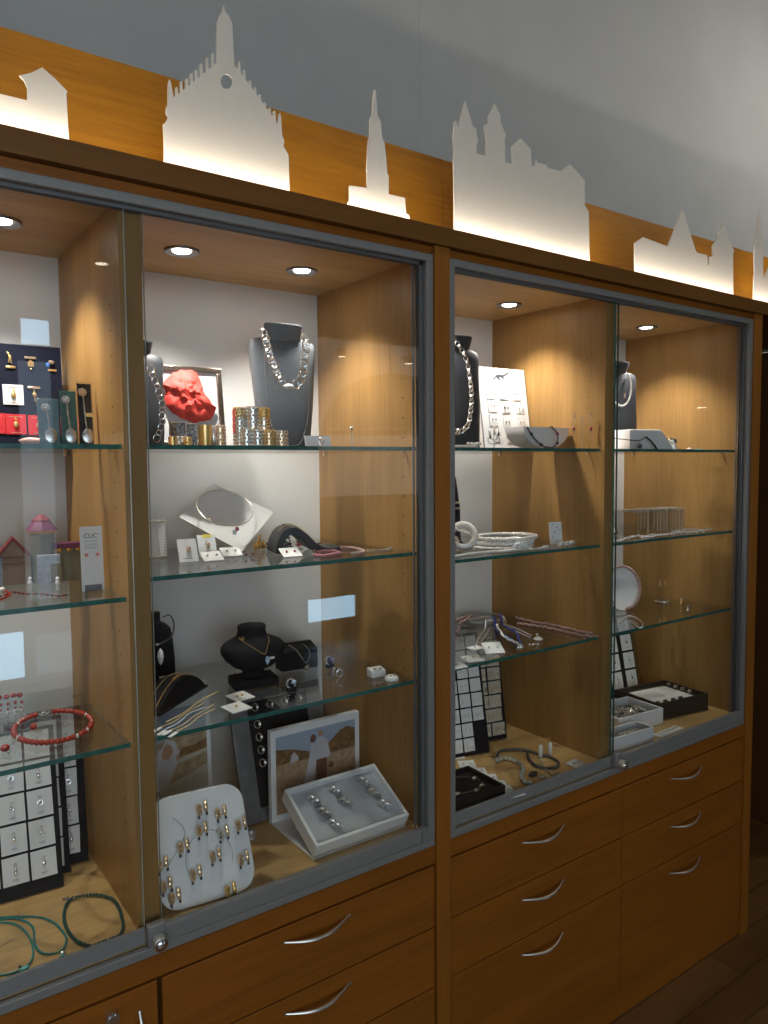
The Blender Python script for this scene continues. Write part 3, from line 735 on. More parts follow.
# coral necklace
cz = S3+.0062
cx0, cy0 = .2885, .205
t = thing('coral_necklace', 'ring-shaped necklace of large red coral beads with silver spacers', 'necklace', (cx0, cy0, S3))
N = 48; proto = None
for i in range(N):
    a = 2*PI*i/N; x, y = .0670*math.cos(a), .0900*math.sin(a)
    xr, yr = x*math.cos(-.12)-y*math.sin(-.12), x*math.sin(-.12)+y*math.cos(-.12)
    if 12 <= i <= 14: continue
    if i in (3, 20, 27, 40, 43, 47):
        MB().sphere((xr, yr, .0058), .0046, 10, 7, (.7, .7, 1)).build('silver_spacer', M_PEARL, t); continue
    if proto is None:
        proto = MB().sphere((0, 0, 0), .0054, 12, 9).build('coral_bead', M_CORAL, t); b = proto
    else: b = proto.copy(); COL.objects.link(b); b.parent = t
    b.location = (xr, yr, .0062)
def ep(i, z=.005):
    a = 2*PI*i/N; x, y = .0670*math.cos(a), .0900*math.sin(a); return (x*math.cos(-.12)-y*math.sin(-.12), x*math.sin(-.12)+y*math.cos(-.12), z)
MB().torus(ep(12.3), (0, 0, 1), .0035, .0009, 12, 5).torus(ep(13.2), (0, 1, .4), .004, .0009, 12, 5).torus(ep(13.9), (0, 0, 1), .003, .0008, 12, 5).build('clasp', M_SILVER, t)
e = Vector(ep(26.5)); d = at(5, 748, z=S3+.007)-t.location
MB().tube([e, (e+d)/2+Vector((.003, 0, -.002)), d], .0008, 6).build('drop_wire', M_SILVER, t)
MB().sphere(d, .0072, 12, 8, (1.1, 1, .9)).build('drop_bead', M_CORAL, t)
q = at(35, 733, z=S3)
t = thing('coral_ring', 'silver ring topped with one coral ball inside the coral necklace', 'ring', (q.x, q.y, S3))
MB().torus((0, 0, .0045), (0, .25, 1), .0085, .0017, 24, 8).sphere((.006, -.004, .003), .005, 10, 7, (1.2, 1, .5)).build('band', M_SILVER, t)
MB().sphere((0, .011, .009), .0062, 12, 8).build('coral_ball', M_CORAL, t)
# coral studs at the far left of the shelf
for i, (px, py, nm) in enumerate(((-1, 698, 'first'), (6.5, 697, 'second'), (13.5, 695.5, 'third'), (19.8, 695, 'last'))):
    q = at(px, py, y=.36)
    t = thing('coral_drop_earring', nm+' of four coral drop earrings left of the coral necklace' if i in (0, 3) else nm+' coral drop earring counted from the picture edge', 'earring', (q.x, .36, S3+.0003), group='coral drop earrings on wires')
    MB().tube([(0, 0, 0), (0, 0, q.z-S3-.003)], .0007, 6).lathe([(.006, 0), (.006, .0012), (.001, .002)], n=14).build('wire_stand', M_SILVER, t)
    MB().sphere((0, 0, q.z-S3), .0058, 11, 8, (1, 1, .85)).build('coral_bead', M_CORAL, t)
    MB().sphere((.002, -.004, q.z-S3-.014), .0036, 9, 6).build('coral_bead', M_CORAL, t)
    MB().sphere((.001, -.005, q.z-S3-.024), .0028, 9, 6).build('coral_bead', M_CORAL, t)

# black boards of pendants on the deck
GB = 'pendant cards on the left black boards'
bl, br = Vector((.125, .276, ZD+.0004)), Vector((.3085, .264, ZD+.0004))
card_board('wide black board of white pendant cards on the left deck', bl, br, 13, .315, 3, 5, .046, .0525, .0505, .0575, .010, .309, st_pendant, 'white pendant card on the wide left board', GB)
bl, br = Vector((.225, .318, ZD+.0004)), Vector((.333, .312, ZD+.0004))
card_board('black pendant board half hidden behind the wide left board', bl, br, 10, .32, 1, 5, .040, .056, .05, .060, .012, .312, st_pendant, 'white pendant card on the half hidden board', GB, skip=())
bl, br = Vector((.270, .350, ZD+.0004)), Vector((.3745, .338, ZD+.0004))
card_board('black pendant board rearmost of three, next to the wooden partition', bl, br, 8, .325, 1, 5, .034, .056, .05, .060, .016, .318, st_pendant, 'white pendant card on the rearmost board', GB)

# turquoise necklaces
P = smooth_path([at(x, y, z=ZD+.0046) for x, y in ((73, 898), (84, 895.5), (97, 895), (110, 898), (118, 906), (122.5, 920), (123, 928), (119, 936), (108, 943), (94, 946), (80, 943), (70, 934), (64.5, 922), (64.5, 911), (68, 902), (73, 898))], 6)
P = [Vector((p.x, max(p.y, .0345), p.z)) for p in P]
t = thing('turquoise_necklace', 'dark turquoise bead necklace laid in a ring on the left deck', 'necklace', (P[0].x, P[0].y, ZD))
bead_string(P, .0033).build('beads', M_TURQDK, t, M=Matrix.Translation(-t.location))
MB().torus(P[1]+Vector((0, 0, .001)), (0, 0, 1), .0035, .0009, 12, 5).build('clasp', M_GOLD, t, M=Matrix.Translation(-t.location))
q = at(66, 899, z=ZD+.001); MB().box(q.x-.006, q.x+.006, q.y-.003, q.y+.004, ZD+.0012, ZD+.0020).build('silver_tag', M_SILVER, t, M=Matrix.Translation(-t.location))
P = smooth_path([at(x, y, z=ZD+.0029) for x, y in ((-20, 921), (0, 917.5), (18, 916.5), (38, 917), (53, 922), (63, 932), (66.5, 940), (62, 950), (49, 954), (39, 951), (34.5, 942), (34, 932), (31, 925), (22, 920), (10, 918), (-20, 922))], 6)
t = thing('turquoise_necklace', 'thin turquoise bead necklace in an S curve on the left deck', 'necklace', (P[20].x, P[20].y, ZD))
bead_string(P, .0022).build('beads', M_TURQ, t, M=Matrix.Translation(-t.location))
q = at(63, 953, z=ZD+.0042); MB().sphere(q, .005, 10, 7, (1.2, .8, .7)).build('silver_bead', M_SILVER, t, M=Matrix.Translation(-t.location))
q = at(62, 956, z=ZD+.0034); MB().sphere(q, .004, 10, 7, (1.2, .8, .7)).build('turquoise_tip', M_TURQLT, t, M=Matrix.Translation(-t.location))
P = smooth_path([at(x, y, z=ZD+.002) for x, y in ((-25, 922), (0, 922), (14, 924), (25, 931), (32, 943), (33, 955), (29, 964), (20, 969.5), (8, 974), (-10, 975.5))], 6)
t = thing('cord_necklace', 'smooth turquoise cord with a pale turquoise stone at its front', 'necklace', (P[20].x, P[20].y, ZD))
MB().tube(P, .0019, 7).build('cord', M_TURQ, t, M=Matrix.Translation(-t.location))
q = at(24.5, 968.5, z=ZD+.004); MB().sphere(q, .0075, 12, 8, (1.1, .8, .5)).build('turquoise_stone', M_TURQLT, t, M=Matrix.Translation(-t.location))
MB().sphere(at(20, 967, z=ZD+.004), .0026, 8, 6).build('black_bead', M_BLACKGL, t, M=Matrix.Translation(-t.location))
P = [at(-3, 948, z=ZD+.0015), at(4, 944, z=ZD+.0015), at(11, 940, z=ZD+.0015)]
o = MB().tube(P, .0008, 6).sphere(P[2], .0016, 8, 6, (1.6, .8, .6)).build('hair_pin', M_SILVER); tag(o, 'thin silver pin lying inside the turquoise cord loop', 'pin')
# ------------------------------------------------------------------ BAY TWO
def tall_bust(label, x, y, z, w, h, m, rz=0., neck=.30, shoulder=.86, wb=.87):
    t = thing('necklace_bust', label, 'necklace bust', (x, y, z+.0003), (0, 0, rz))
    r = []
    for k, hw, hf, hb, yo in ((0, wb, .020, .030, -.004), (.02, wb, .021, .030, -.004), (.35, (wb+1)/2, .020, .024, .0), (.65, .95, .019, .020, .006), (shoulder-.06, 1., .018, .018, .010), (shoulder, .97, .016, .016, .013), (shoulder+.022, .82, .014, .015, .015), (shoulder+.035, .60, .014, .015, .017)):
        r.append(section(w/2*hw, hf, hb, k*h, yo, .55, 32))
    MB().rows(r).build('body', m, t, smooth=50)
    nw = w*neck
    MB().rows([section(nw*.92, .016, .020, (shoulder-.05)*h, .020, .9, 28), section(nw*.94, .016, .020, shoulder*h, .016, .9, 28), section(nw*1.0, .018, .020, .985*h, .000, .9, 28), section(nw*.98, .017, .019, h, .000, .9, 28)]).build('neck', m, t, smooth=50)
    return t
# dark bust at the far left of the shelf with a big-linked chain
tall_bust('dark grey tall bust beside the partition, with chain of large rings', .496, .310, S1, .12, .225, M_GREYDK)
P = resample(smooth_path([at(x, y, y=.278) for x, y in ((150, 366), (152, 374), (156, 383), (159, 392), (162, 401), (162, 411), (163, 420), (160, 430), (157, 438), (155, 443))], 6), .0125)
t = thing('ring_chain', 'silver chain of large thin rings hanging on the dark bust left', 'necklace', P[0])
for i, (a, b) in enumerate(zip(P, P[1:])):
    rr = (.0088, .006, .0075, .0055)[i % 4]
    MB().torus((a+b)/2-P[0], (.3*((i % 2)*2-1), 1, .25), rr, .0011, 18, 6).build('link', M_SILVER, t)

# picture frame with red tissue
y0 = .352
bl = Vector((at(158, 446, y=y0).x, y0, S1+.0003)); br = Vector((at(224, 446, y=y0).x, y0-.012, S1+.0003))
fr, W = lean('picture_frame', 'silver-brown picture frame standing behind the red crumpled tissue', 'picture frame', bl, br, 9)
H = .186
shear = Matrix(((1, 0, -.05, 0), (0, 1, 0, 0), (0, 0, 1, 0), (0, 0, 0, 1)))
bw = .0125
m = MB()
for a in ((-W/2, W/2, -.006, .008, 0, bw), (-W/2, W/2, -.006, .008, H-bw, H), (-W/2, -W/2+bw, -.006, .008, bw, H-bw), (W/2-bw, W/2, -.006, .008, bw, H-bw)): m.box(*a)
m.build('frame', plain('bronze_frame', (.36, .29, .24), .22, .9), fr, .002)
MB().box(-W/2+bw, W/2-bw, 0, .003, bw, H-bw).build('white_backing', M_WHITE, fr)
FM = mat_of(fr)
# tissue: a crumpled sheet, folded over itself, leaning on the frame
def crumple(out, name, m, M, depth, seed, rings=9):
    cx = sum(p[0] for p in out)/len(out); cz = sum(p[1] for p in out)/len(out); rows = []
    for sgn in (1, -1):
        rr = []
        for k in range(rings+1):
            t = k/rings if sgn > 0 else 1-k/rings
            row = []
            for x, z in out:
                xx, zz = cx+(x-cx)*t, cz+(z-cz)*t
                n = noise.noise(Vector((xx*34+seed, zz*34, seed)))+.7*abs(noise.noise(Vector((xx*70, zz*70, seed+3))))
                yy = -depth*(1-t**3)*(.75+.8*n)-.003 if sgn > 0 else .0-.0006
                row.append((xx, yy, zz))
            rr.append(row)
        rows += rr
    return MB().rows(rows, True, False).build(name, m, None, smooth=28, M=M)
out = [(193, 369), (197, 372), (201, 379), (203, 391), (207, 398), (211, 405), (215, 409), (212, 416), (209, 421), (201, 422), (193, 424), (186, 421), (179, 418), (172, 413), (166, 405), (165, 397), (167, 391), (164, 386), (162, 383), (168, 377), (175, 371), (182, 369)]
inv = FM.inverted()
o2 = []
for px, py in out:
    q = inv @ at(px, py, y=y0+.004); o2.append((q.x, q.z))
den = []
for i in range(len(o2)):
    a, b = o2[i], o2[(i+1) % len(o2)]
    for j in range(3):
        f = j/3; n = noise.noise(Vector((i*1.7+f*3, 1, 5)))*.003
        den.append((a[0]+(b[0]-a[0])*f+n, a[1]+(b[1]-a[1])*f+n))
o = crumple(den, 'red_tissue', M_PAPER, FM @ Matrix.Translation((0, -.007, 0)), .020, 3.1)
tag(o, 'crumpled bright red tissue bunched on the picture frame', 'tissue')

# cuffs and bangles standing on the shelf
def cuff(label, x, y, z, r, h, m, taper=1., cat='bangle', group='bangles standing on the top shelf', orn=0, rim=None):
    t = thing('bangle', label, cat, (x, y, z+.0003), (0, 0, 0), group)
    o = MB().lathe([(r*.9, .0), (r, .0004), (r*taper*.98, h*.5), (r*taper, h-.0004), (r*taper*.9, h), (r*taper*.9, h-.001), (r*.88, .001)], n=28, caps=False).build('band', m, t, smooth=60)
    if orn:
        k = MB(); nn = max(6, int(2*PI*r/.006)); rows = max(1, int(h/.007))
        for j in range(rows):
            for i in range(nn):
                a = 2*PI*(i+.5*(j % 2))/nn; rr = r*(1+(taper-1)*(j+.5)/rows)+.0006
                if math.sin(a) > .35: continue
                k.sphere((rr*math.cos(a), rr*math.sin(a), h*(j+.5)/rows), .0024, 7, 5, (1, 1, 1.15))
        k.build('relief', orn, t)
    if rim: MB().torus((0, 0, h), (0, 0, 1), r*taper*.97, .0011, 24, 6).build('rim', rim, t)
    return t
s = S1
cuff('black and white patterned bangle lying over small metal ones', .5655, .262, s+.0245, .0185, .028, M_STUDDED, rim=M_SILVER)
cuff('plain gold bangle under the patterned one, next to the grey bust', .5525, .262, s, .0082, .0235, M_GOLD)
cuff('plain silver bangle, slim, between two gold ones', .5680, .266, s, .0060, .0225, M_SILVER)
cuff('dotted gold bangle under the patterned one', .585, .262, s, .0085, .0235, M_GOLD, orn=M_ROSE)
cuff('black and white patterned bangle standing beside the tall gold cup', .6075, .292, s, .012, .052, M_STUDDED, rim=M_SILVER)
cuff('tall plain gold bangle widening upwards below the red tissue', .6245, .262, s, .0115, .049, M_GOLD, 1.28)
cuff('slim bright silver bangle right of the tall gold one', .6445, .262, s, .0055, .048, M_SILVER)
cuff('tall rose-gold bangle with raised dots at the frame corner', .662, .268, s, .0105, .050, M_ROSE, 1.05, orn=M_SILVER)
cuff('tall gold and silver bangle with red side, left end of cluster', .700, .250, s, .0125, .088, M_SILVER, orn=M_SILVER, rim=M_GOLD)
t = cuff('tall silver bangle with polished top in middle of cluster', .727, .240, s, .0145, .090, M_SILVER, 1.05, orn=M_SILVER, rim=M_SILVER)
t = cuff('tall gold-rimmed bangle of the cluster, nearest the grey bust', .750, .232, s, .0125, .088, M_SILVER, 1.05, orn=M_GOLD, rim=M_GOLD)
for xx in (.700, .750):
    o = MB().lathe([(.0131, .066), (.0137, .067), (.0139, .086), (.0132, .0875)], n=28, caps=False).build('gold_top', M_GOLD, bpy.data.objects[[k for k in LABELS['tall gold and silver bangle with red side, left end of cluster']][0]] if xx < .72 else t, smooth=60)
MB().rows([[(.0145*math.cos(a), .0145*math.sin(a), z) for a in [PI*(.92+.22*j/8) for j in range(9)]] for z in (.03, .07, .082)], False, False).build('red_patch', M_PAPER, bpy.data.objects[LABELS['tall gold and silver bangle with red side, left end of cluster'][0]])
for i, (x, y, r, nm) in enumerate(((.700, .216, .0115, 'short ornate silver bangle, left end of the front row'), (.7225, .208, .0125, 'short ornate silver and gold bangle, second in front row'), (.747, .203, .0125, 'short ornate gold bangle, third in front row'), (.7745, .198, .0145, 'short wide ornate bangle, right end before the grey bust'))):
    cuff(nm, x, y, s, r, .040-.001*i, M_SILVER if i < 2 else M_ROSE, 1.04, orn=M_SILVER if i != 2 else M_GOLD, rim=M_GOLD if i in (1, 2) else M_SILVER)

# grey bust with ring necklace
tall_bust('grey tall bust wearing the silver ring necklace with pearl', .832, .287, S1, .162, .288, M_GREY, R(-8), neck=.285, wb=.72)
yf = .243
Lp = [at(x, y, y=yf) for x, y in ((263, 331), (265.5, 338), (268, 350), (271, 360), (275, 368), (279, 378), (285, 386))]
Rp = [at(x, y, y=yf-.004) for x, y in ((294, 386), (300, 381), (303, 373), (304, 362), (305, 352), (306.5, 344), (304, 334))]
t = thing('ring_necklace', 'silver necklace of round links with oval pearl on grey bust', 'necklace', Lp[0])
for side in (Lp, Rp):
    Q = resample(smooth_path(side, 6), .0115)
    for i, (a, b) in enumerate(zip(Q, Q[1:])):
        MB().torus((a+b)/2-Lp[0], (.35*((i % 2)*2-1), 1, .3*((i % 2)*2-1)), (.0105, .0082)[i % 2], .0014, 20, 6).build('link', M_SILVER, t)
MB().sphere(at(289, 387, y=yf-.006)-Lp[0], .010, 14, 9, (1.25, .8, .75)).build('pearl', M_PEARL, t)
P = smooth_path([at(x, y, y=.246) for x, y in ((265, 345), (265, 375), (268, 405), (273, 430), (281, 442), (290, 446), (299, 444), (304, 434), (308, 415), (309, 380), (308, 350))], 6)
P = [Vector((p.x, p.y, max(p.z, S1+.002))) for p in P]
t = thing('fine_chain', 'very fine long silver chain hanging low on the grey bust', 'necklace', P[0])
bead_string(P, .0010, n=5, m=4).build('chain', M_SILVER, t, M=Matrix.Translation(-P[0]))
t = thing('ring_card', 'white card with a silver ring before the grey bust', 'ring card', (.846, .155, S1+.0003), (-R(16), 0, R(-6)))
MB().box(-.031, .031, 0, .0018, 0, .027).build('card', M_WHITE, t)
MB().torus((.004, -.0085, .0115), (1, .5, .1), .0068, .0014, 18, 6).sphere((.004, -.006, .020), .003, 9, 6).build('ring', M_SILVER, t)
t = thing('crystal_dangle', 'crystal chain earring hanging on a thin clear stand', 'earring', (.938, .165, S1+.0003))
MB().lathe([(.010, 0), (.010, .0015), (.0012, .002), (.0010, .050), (.0002, .0505)], n=16).build('stand', M_CLEAR, t)
for k in range(6): MB().sphere((0, -.004, .0455-.0075*k), (.0048, .0026, .003, .0026, .003, .0026)[k], 10, 7).build('crystal', M_CRYSTAL if k else M_SILVER, t)

# --- middle shelf
t = thing('studded_cuff', 'white leather cuff with dark dotted lines and bright edges', 'bracelet', (.532, .335, S2M+.0003))
MB().lathe([(.0255, .001), (.0265, .001), (.0265, .078), (.0255, .078)], n=36, caps=False).build('band', M_WHITE, t, smooth=60)
d = MB()
for a0, sl in ((-.5, 0.), (-.85, .0), (-1.05, .6), (-1.45, -.3)):
    for k in range(11): d.sphere((.0266*math.cos(a0+sl*k/11), .0266*math.sin(a0+sl*k/11), .008+.0062*k), .0010, 6, 4)
d.build('studs', M_BLACKGL, t)
MB().torus((0, 0, .0785), (0, 0, 1), .026, .0022, 36, 8).torus((0, 0, .002), (0, 0, 1), .026, .0018, 36, 8).build('silver_edge', M_SILVER, t)

# square plate
c4 = [at(179.3, 517, y=.372), at(213, 483.5, y=.437), at(273.5, 512, y=.372), at(242, 549.5, y=.302)]
c4[3].z = S2M+.0004
t = thing('square_plate', 'tilted white square plate standing on its corner', 'display plate', c4[3])
N = 14; rows = []
for i in range(N+1):
    row = []
    for j in range(N+1):
        u, v = i/N, j/N
        p = (1-u)*(1-v)*c4[3]+u*(1-v)*c4[0]+u*v*c4[1]+(1-u)*v*c4[2]
        p = p + Vector((0, .6, -.5))*(.030*(1-(2*(u-.5))**2)*(1-(2*(v-.5))**2)*.8)
        row.append(tuple(p-c4[3]))
    rows.append(row)
nrm = (c4[1]-c4[3]).cross(c4[2]-c4[0]).normalized(); nrm = nrm if nrm.y > 0 else -nrm
back = [[tuple(Vector(p)+nrm*.003) for p in r] for r in rows]
m = MB(); m.rows(rows, False, False); m.rows(back, False, False)
ed = [rows[0], [r[-1] for r in rows], rows[-1][::-1], [r[0] for r in rows][::-1]]; eb = [back[0], [r[-1] for r in back], back[-1][::-1], [r[0] for r in back][::-1]]
m.rows([sum([e[:-1] for e in ed], []), sum([e[:-1] for e in eb], [])], True, False)
m.build('plate', M_WGLOSS, t, smooth=50)
MB().box(-.012, .012, .002, .05, 0, .003).tube([(0, .045, .002), (.0, .052, .045)], .003, 8).build('prop', M_CLEAR, t)
Pq = [at(225+28*math.cos(a)+0, 508+0*math.cos(a)+17.5*math.sin(a)+3.5*math.cos(a), y=.352-.052*math.sin(a)) for a in [2*PI*i/60 for i in range(60)]]
t = thing('wire_necklace', 'thin wire necklace with pink stone resting on the square plate', 'necklace', Pq[15])
MB().tube(Pq, .0011, 7, True).build('wire', M_NICKEL, t, M=Matrix.Translation(-Pq[15]))
for px, py, nm in ((209, 519, 'clasp'), (236, 494.5, 'bright_bead')):
    yy = .352-.052*(py-508)/17.5; MB().sphere(at(px, py, y=yy-.002), .0028, 9, 6, (1.3, 1, .8)).build(nm, M_SILVER, t, M=Matrix.Translation(-Pq[15]))
q = at(237, 529, y=.288); MB().sphere(q, .0052, 10, 7).build('pink_stone', M_RUBY, t, M=Matrix.Translation(-Pq[15]))
q = at(234.5, 532, y=.286); MB().box(q.x-.004, q.x+.005, q.y-.001, q.y+.001, q.z-.006, q.z+.005).build('price_tag', M_WHITE, t, M=Matrix.Translation(-Pq[15]))

# pendant cards
def prop_card(label, px, py, w, h, tilt, rz=0., yellow=False):
    q = at(px, py, z=S2M)
    t = thing('pendant_card', label, 'pendant card', (q.x, q.y, S2M+.0004), (-R(tilt), 0, rz))
    MB().box(-w/2, w/2, 0, .0018, 0, h).build('card', M_WHITE, t)
    MB().torus((0, -.002, h*.66), (0, 1, 0), .003, .0007, 12, 5).sphere((.001, -.003, h*.55), .0035, 9, 6).sphere((.004, -.003, h*.49), .003, 9, 6).sphere((-.001, -.003, h*.44), .0026, 9, 6).build('pendant', M_ROSE, t)
    MB().sphere((.003, -.004, h*.56), .0026, 9, 6).build('dark_stone', M_RUBY, t)
    MB().box(-w*.3, w*.2, -.0003, 0, h*.13, h*.16).build('price_print', M_TEXTLT, t)
    if yellow: MB().box(-w*.2, w*.3, -.0006, 0, h*.87, h*1.01).build('yellow_tag', M_YELLOW, t)
prop_card('upright white pendant card left of the yellow-tagged one', 189.5, 562, .040, .050, 24, R(-4))
prop_card('upright white pendant card with yellow tag at its top', 209, 557.5, .040, .052, 24, R(-4), True)
for px, py, nm in ((212, 560.5, 'small white earring card in front of the yellow-tagged card'), (231, 556, 'small white earring card under the plate corner'), (290.5, 556.5, 'small white earring card with red stones below the wave stand')):
    q = at(px, py, z=S2M); lying_card(nm, q.x, q.y, S2M, .044, .036, R(-5), 26, stones=M_RUBY if px > 280 else M_SILVER)
for px, py, nm in ((245, 558, 'left'), (252, 557, 'right')):
    q = at(px, py, z=S2M)
    t = thing('crystal_stud', nm+' of two clear studs with pink centres below the plate', 'earring', (q.x, q.y, S2M+.0003), group='clear studs below the plate')
    MB().box(-.005, .005, -.003, .003, 0, .010).build('clear_block', M_CLEAR, t, .001); MB().sphere((0, -.004, .0065), .0025, 9, 6).build('pink_centre', M_RUBY, t)
# cluster brooches
def cluster(label, px, py, z, rad, n, ms, sd, hgt=1., cat='brooch', name='cluster_brooch'):
    rnd = random.Random(sd); q = at(px, py, z=z)
    t = thing(name, label, cat, (q.x, q.y, z+.0003))
    for k, mm in enumerate(ms):
        m = MB()
        for i in range(n):
            a, r = rnd.uniform(0, 2*PI), rad*math.sqrt(rnd.random()); hh = rnd.random()*hgt*rad*1.3*(1-(r/rad)**2*.7)
            m.sphere((r*math.cos(a), .7*r*math.sin(a), .0022+hh), rnd.uniform(.0018, .0036), 7, 5)
        for i in range(3):
            a = rnd.uniform(0, PI); m.tube([(rad*math.cos(a), .5*rad*math.sin(a), .002), (0, 0, hgt*rad*.9), (-rad*math.cos(a), -.5*rad*math.sin(a), .002)], .0008, 5)
        m.build(('gold_beads', 'dark_beads', 'light_beads')[k], mm, t)
    return t
cluster('golden coral-like bead cluster left of the dark wave stand', 260, 550, S2M, .015, 20, (M_GOLD, M_OCHRE), 3, 1.9)
cluster('grey and gold bead cluster beside the wave stand foot', 275, 549, S2M, .020, 18, (M_GOLD, M_GREYBEAD, M_SILVER), 5, 1.7)
cluster('bright silver jewel cluster under the arch of the wave stand', 288, 551, S2M, .011, 12, (M_SILVER, M_BLACKGL, M_CRYSTAL), 8, 2.2)
cluster('small red and silver stones behind the wave stand end', 299, 547, S2M, .009, 9, (M_SILVER, M_RUBY), 11, 1.6)
# wave stand
wx, wy = .80, .235
t = thing('wave_stand', 'dark grey wave-shaped bracelet stand on the middle shelf', 'bracelet stand', (wx, wy, S2M+.0003), (0, 0, R(-14)))
prof = smooth_path([(-.032, 0, .002), (-.027, 0, .030), (-.010, 0, .054), (.014, 0, .058), (.040, 0, .043), (.064, 0, .020), (.090, 0, .009), (.118, 0, .012)], 5)
topv = [Vector(p) for p in prof]; bot = []
for i, p in enumerate(topv):
    a, b = topv[max(0, i-1)], topv[min(len(topv)-1, i+1)]; d = (b-a).normalized(); bot.append(p+Vector((d.z, 0, -d.x))*.016)
for b in bot: b.z = max(b.z, 0)
MB().rows([[tuple(p+Vector((0, yy, 0))) for p in topv]+[tuple(p+Vector((0, yy, 0))) for p in reversed(bot)] for yy in (-.046, -.043, .040, .043)]).build('body', M_GREYDK, t, .001)
WMx = mat_of(t)
for k, (yy, mm, nm, i0, i1) in enumerate(((-.016, M_ROSE, 'rose-gold bracelet draped lengthwise over the wave stand', 8, 29), (.006, M_BLACKGL, 'black bracelet lying beside the rose-gold one on the stand', 12, 27))):
    P = [WMx @ (topv[i]+Vector((0, yy+.004*math.sin(i*.7), .0036))) for i in range(i0, i1)]
    o = bead_string(P, .0024, gap=1.7).build('bracelet', mm); tag(o, nm, 'bracelet')
q = WMx @ (topv[27]+Vector((0, -.016, .005)))
o = MB().sphere(q, .0055, 10, 7, (1.4, .9, .7)).sphere(q+Vector((.008, .004, -.001)), .004, 10, 7).build('bracelet_charm', M_SILVER); o.parent = None
tag(o, 'silver charm at the lower end of the wave stand', 'charm')
# pink bead strands
for k, (dx, nm, pts) in enumerate(((0, 'pale pink bead strand running along the shelf to the right wall', ((314, 551), (322, 548.5), (335, 548), (347, 547.5), (358, 549), (364, 552), (356, 553.5))), (0, 'deeper pink bead strand below the tip of the wave stand', ((315, 555), (322, 556), (332, 554.5), (340, 553), (330, 551), (318, 552))))):
    P = smooth_path([at(x, y, z=S2M+.0045) for x, y in pts], 8)
    o = bead_string(P, .0042, gap=1.75).build('pink_strand', M_PINK if k == 0 else plain('deep_pink', (.60, .27, .30), .25)); tag(o, nm, 'necklace')
P = smooth_path([at(x, y, z=S2M+.003) for x, y in ((352, 553), (366, 551), (378, 550.5), (388, 549), (392, 547))], 8)
o = bead_string(P, .0026, gap=2.4).build('crystal_strand', M_CRYSTAL); tag(o, 'clear crystal strand ending near the right wall, middle shelf', 'necklace')

# --- lower shelf
tz = S3+.0003
t = thing('necklace_bust', 'flat black bust with wide base, beside the partition', 'necklace bust', (.513, .335, tz), (0, 0, R(-5)))
MB().box(-.045, .045, -.030, .035, 0, .014).build('base', M_BLACK, t, .002)
MB().rows([section(.024, .014, .014, .014, 0, .7, 20), section(.020, .012, .012, .032, 0, .7, 20)]).build('foot', M_BLACK, t)
MB().rows([section(a, b, b, z, 0, .45, 28) for a, b, z in ((.054, .012, .031), (.0565, .014, .035), (.0555, .016, .07), (.052, .017, .11), (.048, .018, .135), (.038, .018, .146), (.028, .018, .150))]+[section(.0265, .017, .017, z, 0, .8, 28) for z in (.153, .172)]).build('body', M_BLACK, t, smooth=50)
P = smooth_path([at(x, y, y=.308) for x, y in ((163, 617), (169, 615), (173, 620), (174, 628), (171, 637), (164, 642), (157, 644.5), (150, 644))], 7)
t = thing('cord_necklace', 'grey cord choker with a white drop pendant on flat bust', 'necklace', P[0])
MB().tube(P, .0016, 7).build('cord', M_GREYBEAD, t, M=Matrix.Translation(-P[0]))
MB().sphere(at(157.5, 644.5, y=.303), .0035, 9, 6).build('bail', M_SILVER, t, M=Matrix.Translation(-P[0]))
q = at(160.5, 656, y=.300); MB().lathe([(.0006, -.020), (.0045, -.014), (.0072, -.002), (.0055, .009), (.002, .015), (.0004, .017)], q, 9).build('white_drop', M_WGLOSS, t, M=Matrix.Translation(-P[0]), smooth=20)

# half-moon hump with chains
a, b = at(159, 716, z=S3), at(205.5, 687, z=S3); d = b-a; L = d.length
t = thing('half_moon_stand', 'low black half-moon stand with gold chains draped across', 'bracelet stand', (a+b)/2+Vector((0, 0, .0003)), (0, 0, math.atan2(d.y, d.x)))
arc = [(-L/2+L*i/24, 0, .004+.046*math.sin(PI*(i/24))**.8) for i in range(25)]
MB().rows([[(-L/2, yy, 0)]+[(x, yy, z) for x, _, z in arc]+[(L/2, yy, 0)] for yy in (0, .002, .040, .042)]).build('body', M_BLACK, t, .0008)
MB().box(-L/2-.003, L/2+.004, -.004, .046, 0, .004).build('base', M_BLACK, t)
HM = mat_of(t)
for yy, nm, rr, i0, i1 in ((.010, 'gold chain with a bright bar over the half-moon stand, front one', .0017, 1, 23), (.030, 'finer gold chain over the back of the half-moon stand', .0012, 2, 20)):
    P = [HM @ Vector((arc[i][0], yy, arc[i][2]+.0022)) for i in range(i0, i1)]
    m = bead_string(P, rr, gap=1.7, n=6, m=4)
    if yy < .02: m.tube(P[8:12], .003, 7)
    tag(m.build('gold_chain', M_GOLD), nm, 'necklace')
GC = 'fine gold chains on the lower shelf'
